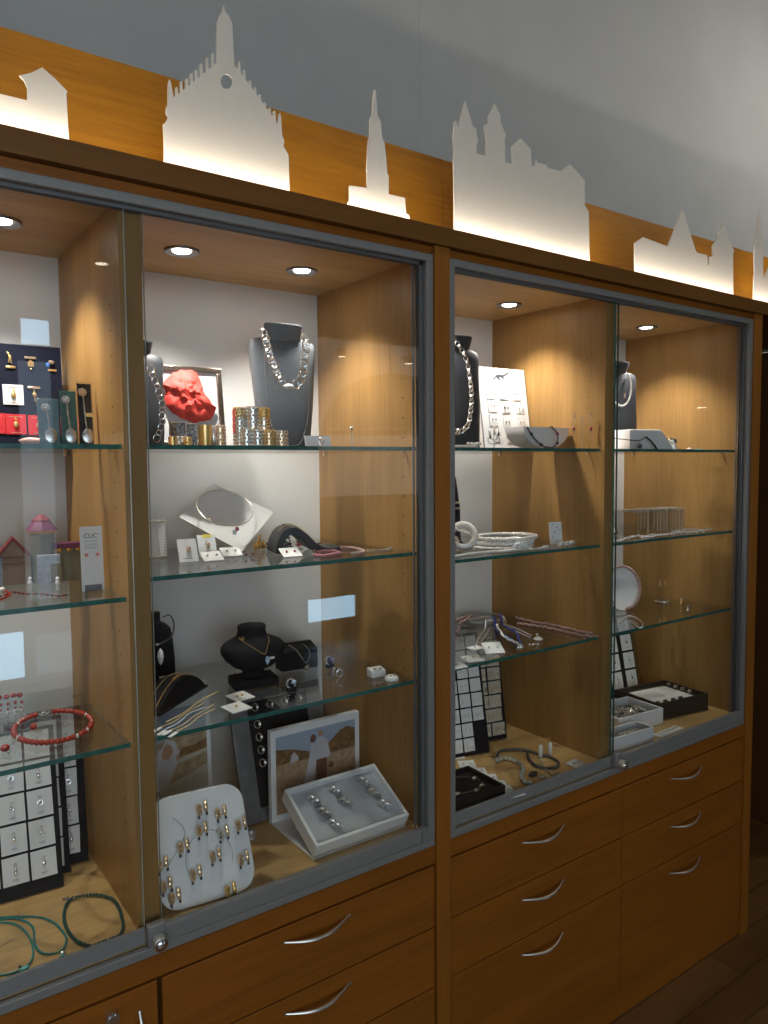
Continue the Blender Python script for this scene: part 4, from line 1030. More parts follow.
for k, (p0, p1, p2, mm) in enumerate((((163, 721.5), (197, 700.5), (215, 691), M_GOLD), ((161, 727), (185, 714), (204, 703), M_GOLD), ((166, 729), (190, 713), (206, 707), M_SILVER), ((171, 730), (193, 717), (214, 704.5), M_GOLD), ((177, 731), (200, 716), (215, 709), M_GOLD))):
    P = smooth_path([at(*p0, z=S3+.0022), at((p0[0]+p1[0])/2+1, (p0[1]+p1[1])/2+1.2, z=S3+.0022), at(*p1, z=S3+.0022), at(*p2, z=S3+.0022)], 8)
    nm = ['first', 'second', 'third', 'fourth', 'fifth'][k]
    if k == 0: P = [p+Vector((.005, -.006, 0)) for p in P]
    t = thing('gold_chain', nm+' fine chain from the black stand, tied to a white tag' if k else 'thicker gold chain lying along the foot of the half-moon stand', 'necklace', P[0], group=GC)
    bead_string(P, .0014 if k == 0 else .0010, n=5, m=4).build('chain', mm, t, M=Matrix.Translation(-P[0]))
    if k:
        q = at(p0[0]-4, p0[1]+4.5, z=S3)
        MB().cbox((0, 0, 0), (.007, .026, .0012)).build('white_tag', M_WHITE, t, M=Matrix.Translation(q-P[0]+Vector((0, 0, .0016+.0016*(k % 2)))) @ Matrix.Rotation(-.9, 4, 'Z'))

# small black bust with opal
bx, by = .715, .235
t = thing('necklace_bust', 'small rounded black bust wearing the opal pendant', 'necklace bust', (bx, by, tz), (0, 0, R(-10)))
MB().box(-.050, .050, -.032, .034, 0, .021).build('base', M_BLACK, t, .003)
MB().rows([section(.026, .016, .016, .021, 0, .8, 20), section(.023, .015, .015, .045, 0, .8, 20)]).build('foot', M_BLACK, t)
MB().rows([section(a, f, b, z, yo, .9, 32, xo) for a, f, b, z, yo, xo in ((.026, .020, .020, .036, 0, 0), (.045, .036, .028, .046, -.002, 0), (.063, .046, .032, .062, -.004, 0), (.073, .047, .032, .078, -.003, 0), (.073, .042, .030, .090, 0, 0), (.063, .034, .028, .100, .003, 0), (.046, .028, .027, .107, .006, 0), (.034, .025, .026, .112, .007, 0), (.031, .024, .025, .124, .007, 0), (.032, .024, .026, .133, .007, 0), (.029, .021, .023, .136, .007, 0))]).build('body', M_BLACK, t, smooth=60)
P = smooth_path([at(x, y, y=yy) for x, y, yy in ((239, 638, .207), (244, 642, .194), (252, 647, .186), (260, 652, .182), (265, 654, .180), (267, 648, .184), (269, 641, .194), (268, 636, .206))], 6)
t = thing('opal_necklace', 'gold chain with a blue opal drop on small bust', 'necklace', P[0])
bead_string(P, .0013, n=6, m=4).build('chain', M_GOLD, t, M=Matrix.Translation(-P[0]))
MB().lathe([(.0004, -.011), (.004, -.006), (.0056, .000), (.003, .006), (.0005, .009)], at(267.5, 660, y=.181), 12).build('opal_drop', M_OPAL, t, M=Matrix.Translation(-P[0]), smooth=60)
q = at(272, 657.5, y=.180); MB().box(q.x-.006, q.x+.006, q.y-.0006, q.y+.0006, q.z-.003, q.z+.002).build('price_tag', M_WHITE, t, M=Matrix.Translation(-P[0]))
for px, py, mm, nm in ((242.8, 638.5, M_GOLD, 'gold'), ):
    q = at(px, py, y=.207); tag(MB().torus(q, (0, 1, 0), .0028, .0009, 12, 5).build('ear_stud', mm), 'tiny gold stud pinned to the neck of the small bust', 'earring')
for i, (px, py, nm) in enumerate(((240, 698, 'white earring card with gold studs, rear of two before the bust'), (236.5, 709, 'white earring card with gold studs, front of two before the bust'))):
    q = at(px, py, z=S3); lying_card(nm, q.x, q.y, S3, .047, .044, R(12), 5, stones=M_GOLD, n=1+(i == 0), spread=.12)
P = smooth_path([at(x, y, z=S3+.002) for x, y in ((231, 676), (237, 672), (244, 673), (247, 671))], 6)
tag(bead_string(P, .0016).build('fine_chain', M_SILVER), 'short fine silver chain behind the small bust base', 'necklace')
# black block with chain
q0, q1 = at(284, 667, z=S3), at(318, 664, z=S3)
c = (q0+q1)/2
t = thing('jewellery_block', 'black velvet block standing behind the small bust', 'jewellery block', (.862, .300, tz), (0, 0, R(-6)))
MB().box(-.047, .047, -.020, .024, 0, .043).build('block', M_BLACK, t, .002)
MB().prism([(-.047, -.020, .0432), (.047, -.020, .0432), (.047, .024, .056), (-.047, .024, .056)], (0, 0, .003)).build('top_pad', M_BLACK, t, .001)
P = smooth_path([at(x, y, y=yy) for x, y, yy in ((289, 645, .285), (296, 650, .275), (302, 658, .272), (306, 663, .270), (309, 658, .272), (309, 650, .275), (303, 644, .288))], 6)
t = thing('chain_pendant', 'dark silver chain with a round pendant hung over the block', 'necklace', P[0])
bead_string(P, .0015, n=6, m=4).build('chain', M_NICKEL, t, M=Matrix.Translation(-P[0]))
q = at(307, 667.5, y=.268); MB().torus(q, (0, 1, .2), .006, .0018, 16, 6).sphere(q-Vector((0, .002, 0)), .0042, 9, 6).build('pendant', M_SILVER, t, M=Matrix.Translation(-P[0]))
# rings on small black stands and loose
def ring_stand(label, px, py, z, stone, m=M_SILVER, base=M_BLACK):
    q = at(px, py, z=z); t = thing('ring_stand', label, 'ring', (q.x, q.y, z+.0003), (0, 0, R(-20)))
    MB().lathe([(.0115, 0), (.011, .004), (.0065, .010), (.0055, .020), (.003, .0225), (.0003, .023)], n=20).build('stand', base, t, smooth=60)
    MB().torus((-.001, -.001, .0155), (.15, -.9, .42), .0098, .0018, 24, 8).build('band', m, t)
    MB().sphere((.004, -.0085, .0205), .0062, 12, 8, (1, .8, .8)).build('stone', stone, t)
ring_stand('ring with blue opal stone on a small black stand, front', 291.5, 690.5, S3, M_OPAL)
ring_stand('ring with violet stone on a small black stand by the wall', 330, 667, S3, plain('violet_stone', (.35, .28, .6), .1, coat=.6))
for px, py, nm in ((335, 676.5, 'left'), (340, 677.5, 'right')):
    q = at(px, py, z=S3); t = thing('silver_ring', nm+' of two polished silver rings standing near the right wall', 'ring', (q.x, q.y, S3+.0003), (0, 0, R(25 if nm == 'left' else -15)), 'two polished rings')
    MB().torus((0, 0, .0098), (0, 1, .05), .0082, .0016, 24, 8).build('band', M_SILVER, t); MB().box(-.004, .004, -.004, .004, .0165, .0215).build('square_top', M_CHROME, t, .001)
q = at(380, 677, z=S3)
t = thing('stud_wedge', 'white acrylic wedge with two pearl studs at the shelf end', 'earring stand', (q.x-.002, q.y+.012, tz), (0, 0, R(-8)))
MB().prism([(-.018, -.014, 0), (-.018, .014, 0), (-.018, .014, .019), (-.018, -.010, .016), (-.018, -.014, .009)], (.036, 0, 0)).build('wedge', M_WGLOSS, t, .001)
for xx in (-.008, .007): MB().sphere((xx, -.008, .0195), .003, 9, 6).build('stud', M_NICKEL, t)
q = at(391, 681, z=S3)
t = thing('stud_pad', 'round white stud pad in front of the acrylic wedge', 'earring stand', (q.x+.006, q.y+.006, tz), (0, 0, R(-8)))
MB().lathe([(.016, 0), (.016, .006), (.012, .010), (.0003, .0105)], n=24).build('pad', M_WGLOSS, t, smooth=60)
for xx in (-.005, .005): MB().sphere((xx, -.006, .0125), .0028, 9, 6).build('stud', M_NICKEL, t)

# --- deck
# photograph in a white frame
def photo(mb_parts, w, h, z0, t, y=-.0006):
    for nm, m, poly in mb_parts:
        MB().prism([(-w/2+w*u, y, z0+h*v) for u, v in poly], (0, .0004, 0)).build(nm, m, t); y -= .00005
y0 = .335
bl = Vector((at(140, 806, y=y0).x, y0, ZD+.0004)); br = Vector((at(213.5, 790, y=y0).x, y0, ZD+.0004))
t, W = lean('photo_frame', 'white framed seaside photo standing behind the wedding ring tray', 'photograph', bl, br, 3)
MB().box(-W/2, W/2, 0, .016, 0, .335).build('frame', M_WHITE, t, .001)
w, h, z0 = W-.020, .195, .092
photo((('sky_print', M_SKY, ((0, 0), (1, 0), (1, 1), (0, 1))),
       ('dune_print', M_HILL, ((0, .0), (1, .0), (1, .72), (.8, .73), (.6, .68), (.4, .66), (.2, .62), (0, .6))),
       ('grass_print', M_TREES, ((.55, .42), (1, .46), (1, .58), (.8, .53), (.6, .52))),
       ('path_print', M_ROAD, ((0, 0), (1, 0), (1, .28), (.72, .2), (.35, .12), (0, .1))),
       ('jetty_print', M_ROAD, ((.5, .34), (1, .42), (1, .46), (.5, .39))),
       ('shirt_print', M_DRESS, ((.0, .06), (.2, .04), (.38, .12), (.52, .34), (.5, .44), (.56, .48), (.5, .62), (.36, .66), (.3, .56), (.14, .48), (0, .46))),
       ('face_print', M_SKIN, ((.30, .44), (.40, .42), (.47, .50), (.44, .58), (.36, .6), (.3, .52))),
       ('leg_print', M_SUIT, ((0, .0), (.24, .02), (.24, .08), (.1, .08), (0, .06)))), w, h, z0, t)

# rounded white tray with pairs of gold rings
bl = Vector((.4325, .043, ZD+.0004)); br = Vector((.616, .024, ZD+.0004))
t, W = lean('ring_tray', 'rounded white tray leaning in the corner with gold ring pairs', 'ring tray', bl-Vector((.0, -.004, 0)), br+Vector((.002, .004, 0)), 28, thick=.008)
H = .205; rc = .038
def rrect(w, h, r, n=8):
    o = []
    for cx, cz, a0 in ((w/2-r, r, -PI/2), (w/2-r, h-r, 0), (-w/2+r, h-r, PI/2), (-w/2+r, r, PI)):
        o += [(cx+r*math.cos(a0+PI/2*i/n), cz+r*math.sin(a0+PI/2*i/n)) for i in range(n+1)]
    return o
rr = rrect(W, H, rc)
MB().prism([(x, .0, z) for x, z in rr], (0, .008, 0)).build('tray', M_WGLOSS, t, .002, smooth=50)
for pts, nm in (([(.018+.046*math.cos(a)-.01, .075+.052*math.sin(a)) for a in [PI*(-.1+1.25*i/24) for i in range(25)]], 'embossed_line'), ([(-.052+.02*math.sin(i*.3), .165-.006*i) for i in range(16)], 'embossed_line')):
    MB().tube([(x, -.0003, z) for x, z in pts], .0006, 5).build(nm, M_TEXTLT, t)
for x, z in ((-.042, .150), (.052, .135), (.040, .050), (-.03, .022)): MB().prism([(x+a, -.0004, z+b) for a, b in rrect(.03, .009, .004, 3)], (0, .0006, 0)).build('moulded_bar', M_WHITE, t)
TM = mat_of(t)
pairs = [((255, 479-700), 0)]
pl = [(202.5, 808, 'topmost pair'), (221.5, 812, 'upper pair right of the topmost'), (241.5, 823.5, 'pair at the right upper edge'), (202.5, 829, 'pair in the second row, left'), (224, 832.5, 'pair in the second row, middle'), (184, 846, 'pair left of the embossed circle'), (216, 855, 'pair inside the embossed circle, upper'), (244, 858, 'pair at the right lower edge'), (196.5, 873, 'pair inside the embossed circle, lower'), (163, 864, 'pair cut by the glass door edge'), (167, 885, 'pair low at the left edge'), (175.5, 896, 'lowest pair at the left corner'), (231, 889.5, 'yellow gold pair at the bottom edge')]
Ti = TM.inverted()
def hit(px, py, off=0.):
    n = TM.to_3x3() @ Vector((0, -1, 0)); o = TM @ Vector((0, -off, 0))
    d = (px-384)/FPX*CR-(py-512)/FPX*CU+CF
    return Ti @ (CAMLOC+d*((o-CAMLOC).dot(n)/d.dot(n)))
for i, (px, py, nm) in enumerate(pl):
    q = hit(px, py, .006)
    for s, sd in ((-1, 'left'), (1, 'right')):
        o = thing('gold_ring', sd+' gold ring, '+nm+' on the white tray', 'ring', group='wedding rings on the rounded white tray')
        place(o, TM @ Matrix.Translation((q.x+s*.0062, -.0008, q.z+s*.0022)) @ Matrix.Rotation(R(8*s), 4, 'Z'))
        mm = M_GOLD if i in (12, ) else (M_SILVER if (i == 4 and s < 0) else M_ROSE)
        if mm is M_SILVER: o['label'] = 'left silver ring, pair in the second row, middle on the white tray'
        MB().torus((0, -.0050, 0), (.85, -.40, 0), .0078, .0036, 26, 8).build('band', mm, o)
        MB().cbox((.002*s, -.0012, -.0135), (.004, .0012, .006)).build('price_tag', M_GREYDK, o)
# little crystal beside the tray
q = at(251.5, 843, z=ZD)
o = MB().lathe([(.0085, 0), (.010, .008), (.010, .018), (.0075, .024), (.0003, .025)], (0, 0, 0), 8).build('glass_stopper', M_CRYSTAL, smooth=10)
o.location = (q.x+.006, q.y+.012, ZD+.0004); tag(o, 'small faceted glass piece behind the rounded tray edge', 'glass piece')

# steel framed black ring board
bl = Vector((at(247, 836, y=.262).x, .268, ZD+.0004)); br = Vector((.955, .272, ZD+.0004))
t, W = lean('ring_board', 'steel-framed black ring board leaning behind the couple photo', 'ring board', bl, br, 16, thick=.012)
H = .296; bw = .044
m = MB()
for a in ((-W/2, -W/2+bw, 0, .012, 0, H), (W/2-bw, W/2, 0, .012, 0, H), (-W/2+bw, W/2-bw, 0, .012, H-.022, H), (-W/2+bw, W/2-bw, 0, .012, 0, .03)): m.box(*a)
m.build('steel_border', M_CEMENT, t, .001); MB().box(-W/2+bw, W/2-bw, .003, .011, .03, H-.022).build('black_pad', M_BLACK, t)
BM = mat_of(t); k = 0
for r in range(5):
    for c in range(4 if r == 0 else 1):
        o = thing('silver_ring', 'silver ring with square stone on the black ring board, '+['top', 'second', 'third', 'fourth', 'fifth'][r]+' row'+(', '+['leftmost', 'second', 'third', 'fourth'][c] if r == 0 else ', left column'), 'ring', group='rings on the black ring board')
        place(o, BM @ Matrix.Translation((-W/2+bw+.018+.040*c, .0028, H-.036-.030*r-(.010 if r else 0))))
        MB().torus((0, -.008, 0), (1, .5, 0), .0088, .0019, 22, 7).build('band', M_SILVER, o); MB().cbox((.003, -.014, 0), (.007, .005, .007)).build('stone', M_CHROME, o, .001)

# photo stand with tilted tray of ring pairs
py0 = .245
bl = Vector((.7635, py0, ZD+.0004)); br = Vector((1.002, py0, ZD+.0004))
t = thing('ring_display', 'white display of a wedding couple photo above a tilted ring tray', 'ring display', (.8825, .055, ZD+.0004))
W = .2455; H = .222
MB().box(-W/2, W/2, py0-.055, py0-.055+.016, 0, H).build('photo_panel', M_WHITE, t, .001)
MB().box(-W/2, W/2, 0, py0-.055, 0, .005).build('base', M_WHITE, t, .0008)
pa = thing  # photo pieces are flat prints on the panel
zz0 = .020; w, h = W-.026, H-.037
PHO = []
for nm, m, poly in (('sky_print', M_SKY, ((0, 0), (1, 0), (1, 1), (0, 1))),
       ('trees_print', M_TREES, ((0, .55), (1, .55), (1, .88), (.9, .93), (.8, .9), (.62, .74), (.5, .76), (.4, .72), (.2, .8), (0, .84))),
       ('field_print', M_FIELD, ((0, 0), (1, 0), (1, .63), (.5, .62), (0, .64))),
       ('veil_print', M_DRESS, ((.17, .62), (.27, .64), (.27, .68), (.22, .76), (.18, .72))),
       ('dress_print', M_DRESS, ((.22, .1), (.44, .12), (.47, .45), (.50, .6), (.47, .80), (.43, .82), (.40, .62), (.34, .35))),
       ('shirt_print', M_DRESS, ((.48, .55), (.62, .55), (.67, .62), (.63, .82), (.56, .88), (.50, .86), (.47, .74))),
       ('trousers_print', M_SUIT, ((.49, .18), (.55, .18), (.56, .35), (.58, .18), (.61, .2), (.63, .58), (.49, .58))),
       ('bouquet_print', M_SUIT, ((.64, .44), (.70, .42), (.72, .48), (.66, .52))),
       ('bride_head_print', M_SUIT, ((.42, .83), (.46, .82), (.49, .86), (.48, .92), (.44, .93), (.42, .89))),
       ('groom_head_print', M_SKIN, ((.53, .88), (.57, .88), (.58, .93), (.56, .97), (.53, .96), (.52, .92)))):
    PHO.append((nm, m, [(-w/2+w*u, py0-.0553, zz0+h*v) for u, v in poly]))
yy = 0
for nm, m, P in PHO: MB().prism([(a, b-yy, c) for a, b, c in P], (0, .0004, 0)).build(nm, m, t); yy += .00006
# tray
tilt = 28; ZF = .0055
Mt = Matrix.Translation((0, 0.001, ZF)) @ Matrix.Rotation(R(tilt), 4, 'X')
D = .158; wall = .0075; hh = .034
m = MB().box(-W/2, W/2, 0, D, 0, .006).box(-W/2, W/2, 0, wall, .006, hh).box(-W/2, W/2, D-wall, D, .006, hh).box(-W/2, -W/2+wall, wall, D-wall, .006, hh).box(W/2-wall, W/2, wall, D-wall, .006, hh)
m.build('tray', M_WHITE, t, .001, M=Mt)
MB().box(-W/2+wall, W/2-wall, wall, D-wall, .006, .020).build('tray_pad', plain('grey_white_pad', (.50, .53, .57), .7), t, M=Mt)
MB().box(-W/2+.03, W/2-.03, D*.80, D*.80+.004, .005, .070).build('tray_support', M_WHITE, t)
DM = mat_of(t) @ Mt
cols = ((-.068, 'left column'), (.002, 'middle column'), (.072, 'right column'))
for ci, (x, cn) in enumerate(cols):
    for ri, rn in enumerate(('back row', 'centre row', 'front row')):
        if ci == 1 and ri == 2: continue
        xx = x+.007*ri-(.010 if ci == 1 else 0); yy = .118-.036*ri+(-.004 if ci == 0 else .004)
        for s in (1, -1):
            o = thing('silver_ring', ('rear' if s > 0 else 'front')+' silver ring of the pair, '+cn+', '+rn+' of the tilted tray', 'ring', group='ring pairs in the tilted tray')
            place(o, DM @ Matrix.Translation((xx-.003*s, yy+.006*s, .0205)) @ Matrix.Rotation(R(-25), 4, 'Z'))
            MB().torus((0, 0, .0050), (.15, 1, .1), .0092, .0034, 26, 8).build('band', M_SILVER if ri % 2 == 0 else M_NICKEL, o)
            MB().sphere((0, 0, .0136), .0026, 8, 6, (1.2, 1, .7)).build('stone', M_ROSE if s > 0 else M_SILVER, o)
# ------------------------------------------------------------------ BAY THREE (right of the post)
tall_bust('dark grey tall bust with looped silver chain, beside the wooden post', 1.352, .262, T1, .135, .305, M_GREYDK, R(-10), neck=.30)
P = resample(smooth_path([at(x, y, y=yy) for x, y, yy in ((454, 339, .24), (459, 346, .225), (464, 354, .218), (467.5, 364, .214), (469.5, 376, .212), (471, 388, .211), (471.5, 400, .211), (470.5, 412, .211), (469, 422, .211), (465, 429, .211), (459, 432, .211), (453, 430, .211), (448, 425, .211))], 6), .0115)
t = thing('loop_chain', 'silver chain of irregular loops draped on the bust by the post', 'necklace', P[0])
for i, (a, b) in enumerate(zip(P, P[1:])):
    rr = (.0085, .0062, .0074, .0056)[i % 4] if i > 8 else .0058
    MB().torus((a+b)/2-P[0], (.4*((i % 2)*2-1), 1, .25), rr, .0012, 16, 6).build('link', M_SILVER, t)
# white earring board with logo
yb = .305
bl = Vector((at(485, 446, y=yb).x, yb+.0, T1+.0003)); br = Vector((1.674, yb-.010, T1+.0003))
t, W = lean('earring_board', 'white earring board with dark leaping animal logo', 'earring board', bl, br, 9)
H = at(480, 367, y=yb+.045).z-T1
MB().box(-W/2, W/2, 0, .004, 0, H).build('board', M_WGLOSS, t, .001)
MB().box(-W/2-.0012, -W/2, -.003, .005, 0, H).box(W/2, W/2+.0012, -.003, .005, 0, H).build('clear_edge', M_CLEAR, t)
EM = mat_of(t); Ei = EM.inverted()
def hitE(px, py):
    n = EM.to_3x3() @ Vector((0, -1, 0)); o = EM.translation
    d = (px-384)/FPX*CR-(py-512)/FPX*CU+CF
    return Ei @ (CAMLOC+d*((o-CAMLOC).dot(n)/d.dot(n)))
# leaping animal
an = [(492, 379.5), (494.5, 377), (496.5, 374.5), (499, 374), (502, 374.8), (505, 374), (507, 372.5), (509, 373.3), (507.5, 374.6), (505, 376), (503, 377.5), (505, 379), (503.5, 379.3), (501, 377.5), (499, 377.5), (500.5, 380.5), (499, 380.3), (496.5, 377.3), (494.5, 379), (493, 380.5)]
MB().prism([(q.x, -.0006, q.z) for q in (hitE(*p) for p in an)], (0, .0006, 0)).build('animal_logo', M_TEXT, t)
q = hitE(502.5, 383.5); lettering('KANTILI', (q.x, -.0004, q.z), .0075, M_TEXTLT, t, space=1.15)
rn = ['top row', 'second row', 'third row', 'bottom row']; cn = ['left', 'middle', 'right']
cen = [[(490, 393), (503, 394), (516, 395)], [(492, 406), (505.5, 407.5), (520, 408)], [(493.5, 420), (507, 421.5), (521.5, 421)], [(497.5, 436), (510.5, 437), (523.5, 437)]]
for r in range(4):
    for c in range(3):
        q = hitE(*cen[r][c]); o = thing('earring_card', 'white earring card, '+rn[r]+', '+cn[c]+' column of the logo board', 'earring card', group='earring cards on the logo board')
        place(o, EM @ Matrix.Translation((q.x, -.0006, q.z)))
        cw = .031; chh = .034
        MB().box(-cw/2, cw/2, -.0016, -.0002, -chh/2, chh/2).build('card', M_WHITE, o)
        for s in (-1, 1):
            big = r >= 1 and c >= 1
            MB().sphere((s*.006, -.004, -.002 if big else .001), .0034 if big else .0022, 9, 6, (.8, .7, 1.2)).tube([(s*.006, -.002, .004), (s*.006, -.003, .0)], .0007, 5).build('earring', (M_NICKEL, M_ROSE, M_GREYBEAD)[(r+c) % 3], o)
# silver wire tree with earrings
q = at(494, 446, y=.14)
t = thing('wire_tree', 'silver wire earring tree standing before the logo board', 'earring stand', (q.x, .14, T1+.0003))
MB().lathe([(.011, 0), (.011, .0015), (.0015, .0025), (.0011, .058), (.0002, .0585)], n=16).tube(smooth_path([(-.020, 0, .046), (-.014, 0, .030), (0, 0, .022), (.012, 0, .028), (.017, 0, .044)], 5), .0011, 6).tube(smooth_path([(-.017, .004, .030), (-.020, .0, .016), (-.010, -.004, .012), (.006, -.006, .013), (.016, -.003, .014), (.019, 0, .024), (.012, 0, .034)], 5), .0010, 6).build('wire', M_SILVER, t)
for x, z, m in ((-.0165, .030, M_GREYBEAD), (0, .040, M_NICKEL), (.0125, .038, M_GREYBEAD)):
    MB().sphere((x, -.004, z), .0036, 9, 6, (.8, .8, 1.5)).tube([(x, -.003, z+.016), (x, -.004, z)], .0007, 5).build('earring', m, t)
# pearls at shelf front
for k, (pts, nm) in enumerate((((( 446, 447.2), (455, 447), (466, 446.7), (478, 446.4)), 'straight strand of white pearls lying along the upper shelf edge'), (((468, 443), (472, 441), (477, 441.5), (480, 444), (474, 445)), 'small heap of white pearls on the strand by bust base'))):
    P = smooth_path([at(x, y, y=.10-.01*k) for x, y in pts], 6)
    P = [Vector((p.x, p.y, T1+.0038+(.004 if k else 0))) for p in P]
    if k: P = [p+Vector((0, .004*math.sin(i*1.1), .004*math.sin(i*.7)**2)) for i, p in enumerate(P)]
    tag(bead_string(P, .0036, gap=1.85).build('pearl_strand', M_PEARL), nm, 'necklace')
# white half-drum bracelet pillow
q0, q1 = at(518, 448, y=.165), at(574, 448, y=.165)
t = thing('bracelet_pillow', 'white half-round bracelet pillow before the logo board', 'bracelet stand', (min((q0.x+q1.x)/2-.012, 1.572), .180, T1+.0003), (0, 0, R(4)))
wv = .090; rr = []
for x, k in ((-wv, .9), (-wv+.002, 1.), (wv-.002, 1.), (wv, .9)):
    rr.append([(x, .055*k*math.cos(PI*i/20), .0+.058*k*math.sin(PI*i/20)) for i in range(21)])
rows = []
N = 22
for x, k in ((-.1, .93), (-.098, 1), (.098, 1), (.1, .93)):
    rows.append([(x+.000*i, -.040*math.cos(PI*i/N)*k, .058*math.sin(PI*i/N)**.9*k) for i in range(N+1)])
# a scoop: the ends rise into points seen from the front as a half disc
half = [(-.098+.196*i/28, 0, .058-math.sqrt(max(0, 1-((-.098+.196*i/28)/.099)**2))*.056) for i in range(29)]
MB().rows([[(x, yy, z) for x, _, z in half]+[(.098, yy, .060), (-.098, yy, .060)] for yy in (-.034, -.032, .032, .034)]).build('pillow', M_WGLOSS, t, smooth=40)
PM = mat_of(t)
P = smooth_path([at(x, y, y=.136) for x, y in ((527.5, 427.5), (530, 432), (534, 438), (539, 443), (545, 447), (551, 448), (556, 445), (558, 439), (557, 433), (553, 428), (551, 426.5))], 6)
P = [Vector((p.x, p.y, max(p.z, T1+.0035))) for p in P]
t = thing('bead_bracelet', 'silver and dark bead bracelet over the white pillow', 'bracelet', P[0])
bead_string(P, .0028, gap=1.75).build('silver_beads', M_GREYBEAD, t, M=Matrix.Translation(-P[0]))
for i in (8, 20, 27, 38, 47): MB().sphere(P[min(i, len(P)-1)]+Vector((0, -.001, 0)), .0044, 10, 7).build('dark_bead', M_RUBY if i % 2 else M_BLACKGL, t, M=Matrix.Translation(-P[0]))
# earrings hanging on slim stands at the right end of the shelf
for i, (px, top, bot, y, m, nm) in enumerate(((573, 413, 434, .105, M_RUBY, 'dark red drop earring on a clear stand, nearest the pillow'), (581.5, 417, 446, .085, M_SILVER, 'long plain silver thread earring between two dark drops'), (590, 413, 434, .075, M_RUBY, 'dark red drop earring on a clear stand, nearest the partition'))):
    q = at(px, top, y=y); z0 = q.z-T1; zb = at(px, bot, y=y).z-T1
    t = thing('drop_earring', nm, 'earring', (q.x, y, T1+.0003))
    MB().lathe([(.009, 0), (.009, .0014), (.0010, .002), (.0008, z0), (.0002, z0+.001)], n=14).build('stand', M_CLEAR, t)
    if m is M_SILVER:
        MB().tube([(-.002, -.003, z0), (-.003, -.003, .004)], .0008, 6).tube([(.0025, -.003, z0), (.002, -.003, .004)], .0008, 6).torus((0, -.003, z0), (0, 1, 0), .0026, .0008, 12, 5).build('threads', M_SILVER, t)
    else:
        MB().torus((0, -.003, z0-.003), (0, 1, 0), .003, .0008, 12, 5).tube([(0, -.003, z0-.005), (0, -.003, zb)], .0008, 5).sphere((0, -.004, zb+.006), .0026, 8, 6).sphere((.001, -.004, z0-.012), .0028, 8, 6).build('silver_wire', M_NICKEL, t)
        MB().sphere((0, -.004, zb+.014), .0045, 10, 7, (.9, .8, 1.2)).build('red_stone', M_RUBY, t)

# --- middle shelf
q0 = at(452, 474, y=.30); q1 = at(461, 508, y=.30)
t = thing('ring_cone', 'black ring cone with grey bands cut by the post edge', 'ring stand', (q0.x-.004, .30, T2+.0003))
hh = q0.z-T2
MB().lathe([(.034, 0), (.034, .006), (.0275, .012), (.0245, hh*.55), (.0225, hh*.62), (.014, hh-.01), (.0, hh)][:-1]+[(.0004, hh)], n=28).build('cone', M_BLACK, t, smooth=50)
MB().torus((0, 0, hh*.52), (0, 0, 1), .0255, .003, 28, 7).torus((0, 0, hh*.60), (0, 0, 1), .0238, .0028, 28, 7).build('grey_band', M_NICKEL, t)
# silver dish with big ring bracelet
q = at(470, 551, z=T2)
dx, dy = 1.225, .155
t = thing('silver_dish', 'shallow silver dish holding polished jewellery next to the post', 'dish', (dx, dy, T2+.0003))
MB().lathe([(.020, .0), (.045, .003), (.062, .012), (.064, .0135), (.061, .0135), (.044, .006), (.0004, .004)], n=36).build('dish', M_SILVER, t, smooth=60)
o = MB().sphere((0, 0, 0), .030, 20, 12, (1.5, .8, .7)).build('polished_pebble', M_SILVER); o.location = (dx-.015, dy, T2+.030); tag(o, 'polished silver pebble-shaped bracelet in the silver dish', 'bracelet')
o = MB().torus((0, 0, 0), (-.5, -.8, .35), .030, .0085, 32, 10).build('pearl_bangle', M_PEARL); o.location = (dx+.040, dy-.008, T2+.043); tag(o, 'cream shell bangle leaning in the silver dish', 'bangle')
P = smooth_path([(1.150, .170, T2+.066), (1.175, .165, T2+.058), (1.200, .165, T2+.055)], 8)
P = smooth_path([at(x, y, y=.13) for x, y in ((440, 520), (452, 527), (461, 531), (470, 534))], 6)
tag(bead_string(P, .0042).build('pearl_strand', M_PEARL), 'white pearl strand slanting over the silver dish beside the post', 'necklace')
rx, ry = 1.415, .165
for k, (z, a, b, r, nm, mm) in enumerate(((T2+.0062, .095, .075, .0056, 'lowest white braided bracelet in the flat pile', M_PEARL), (T2+.0180, .088, .070, .0054, 'second white braided bracelet in the flat pile', M_WGLOSS), (T2+.0295, .092, .068, .0060, 'topmost white bracelet of the flat pile', M_PEARL))):
    Pp = ell(rx+.006*k, ry-.004*k, a, b, z, 48)
    o = bead_string(Pp, r, gap=1.35, n=8, m=6).build('white_bracelet', mm); tag(o, nm, 'bracelet')
o = MB()
for i in range(7): o.torus((rx-.03+.006*i, ry-.085-.002*(i % 2), T2+.0075+.004*(i % 3)), (.4, .8, .3*(i % 2)), .008, .002, 14, 6)
tag(o.build('white_clasp', M_WGLOSS), 'white looped clasp lying in front of the bracelet pile', 'clasp')
P = smooth_path([at(x, y, z=T2+.004) for x, y in ((452, 557), (470, 554), (490, 552), (508, 551), (516, 549))], 8)
tag(bead_string(P, .0042).build('pearl_strand', M_PEARL), 'pearl strand along the front edge below the silver dish', 'necklace')
P = smooth_path([at(x, y, z=T2+.004) for x, y in ((500, 551), (515, 550), (528, 549), (540, 548.5), (546, 547))], 8)
o = bead_string(P, .004).cbox(P[-1], (.014, .010, .009)).build('beaded_cord', M_PEARL); tag(o, 'white beaded cord with square end right of the pile', 'bracelet')
q = at(566, 545, z=T2)
t = thing('crystal_card', 'upright white card with crystal studs near the partition', 'earring card', (q.x-.004, q.y+.030, T2+.0004), (-R(8), 0, R(-12)))
MB().box(-.021, .021, 0, .0018, 0, .062).build('card', M_WHITE, t)
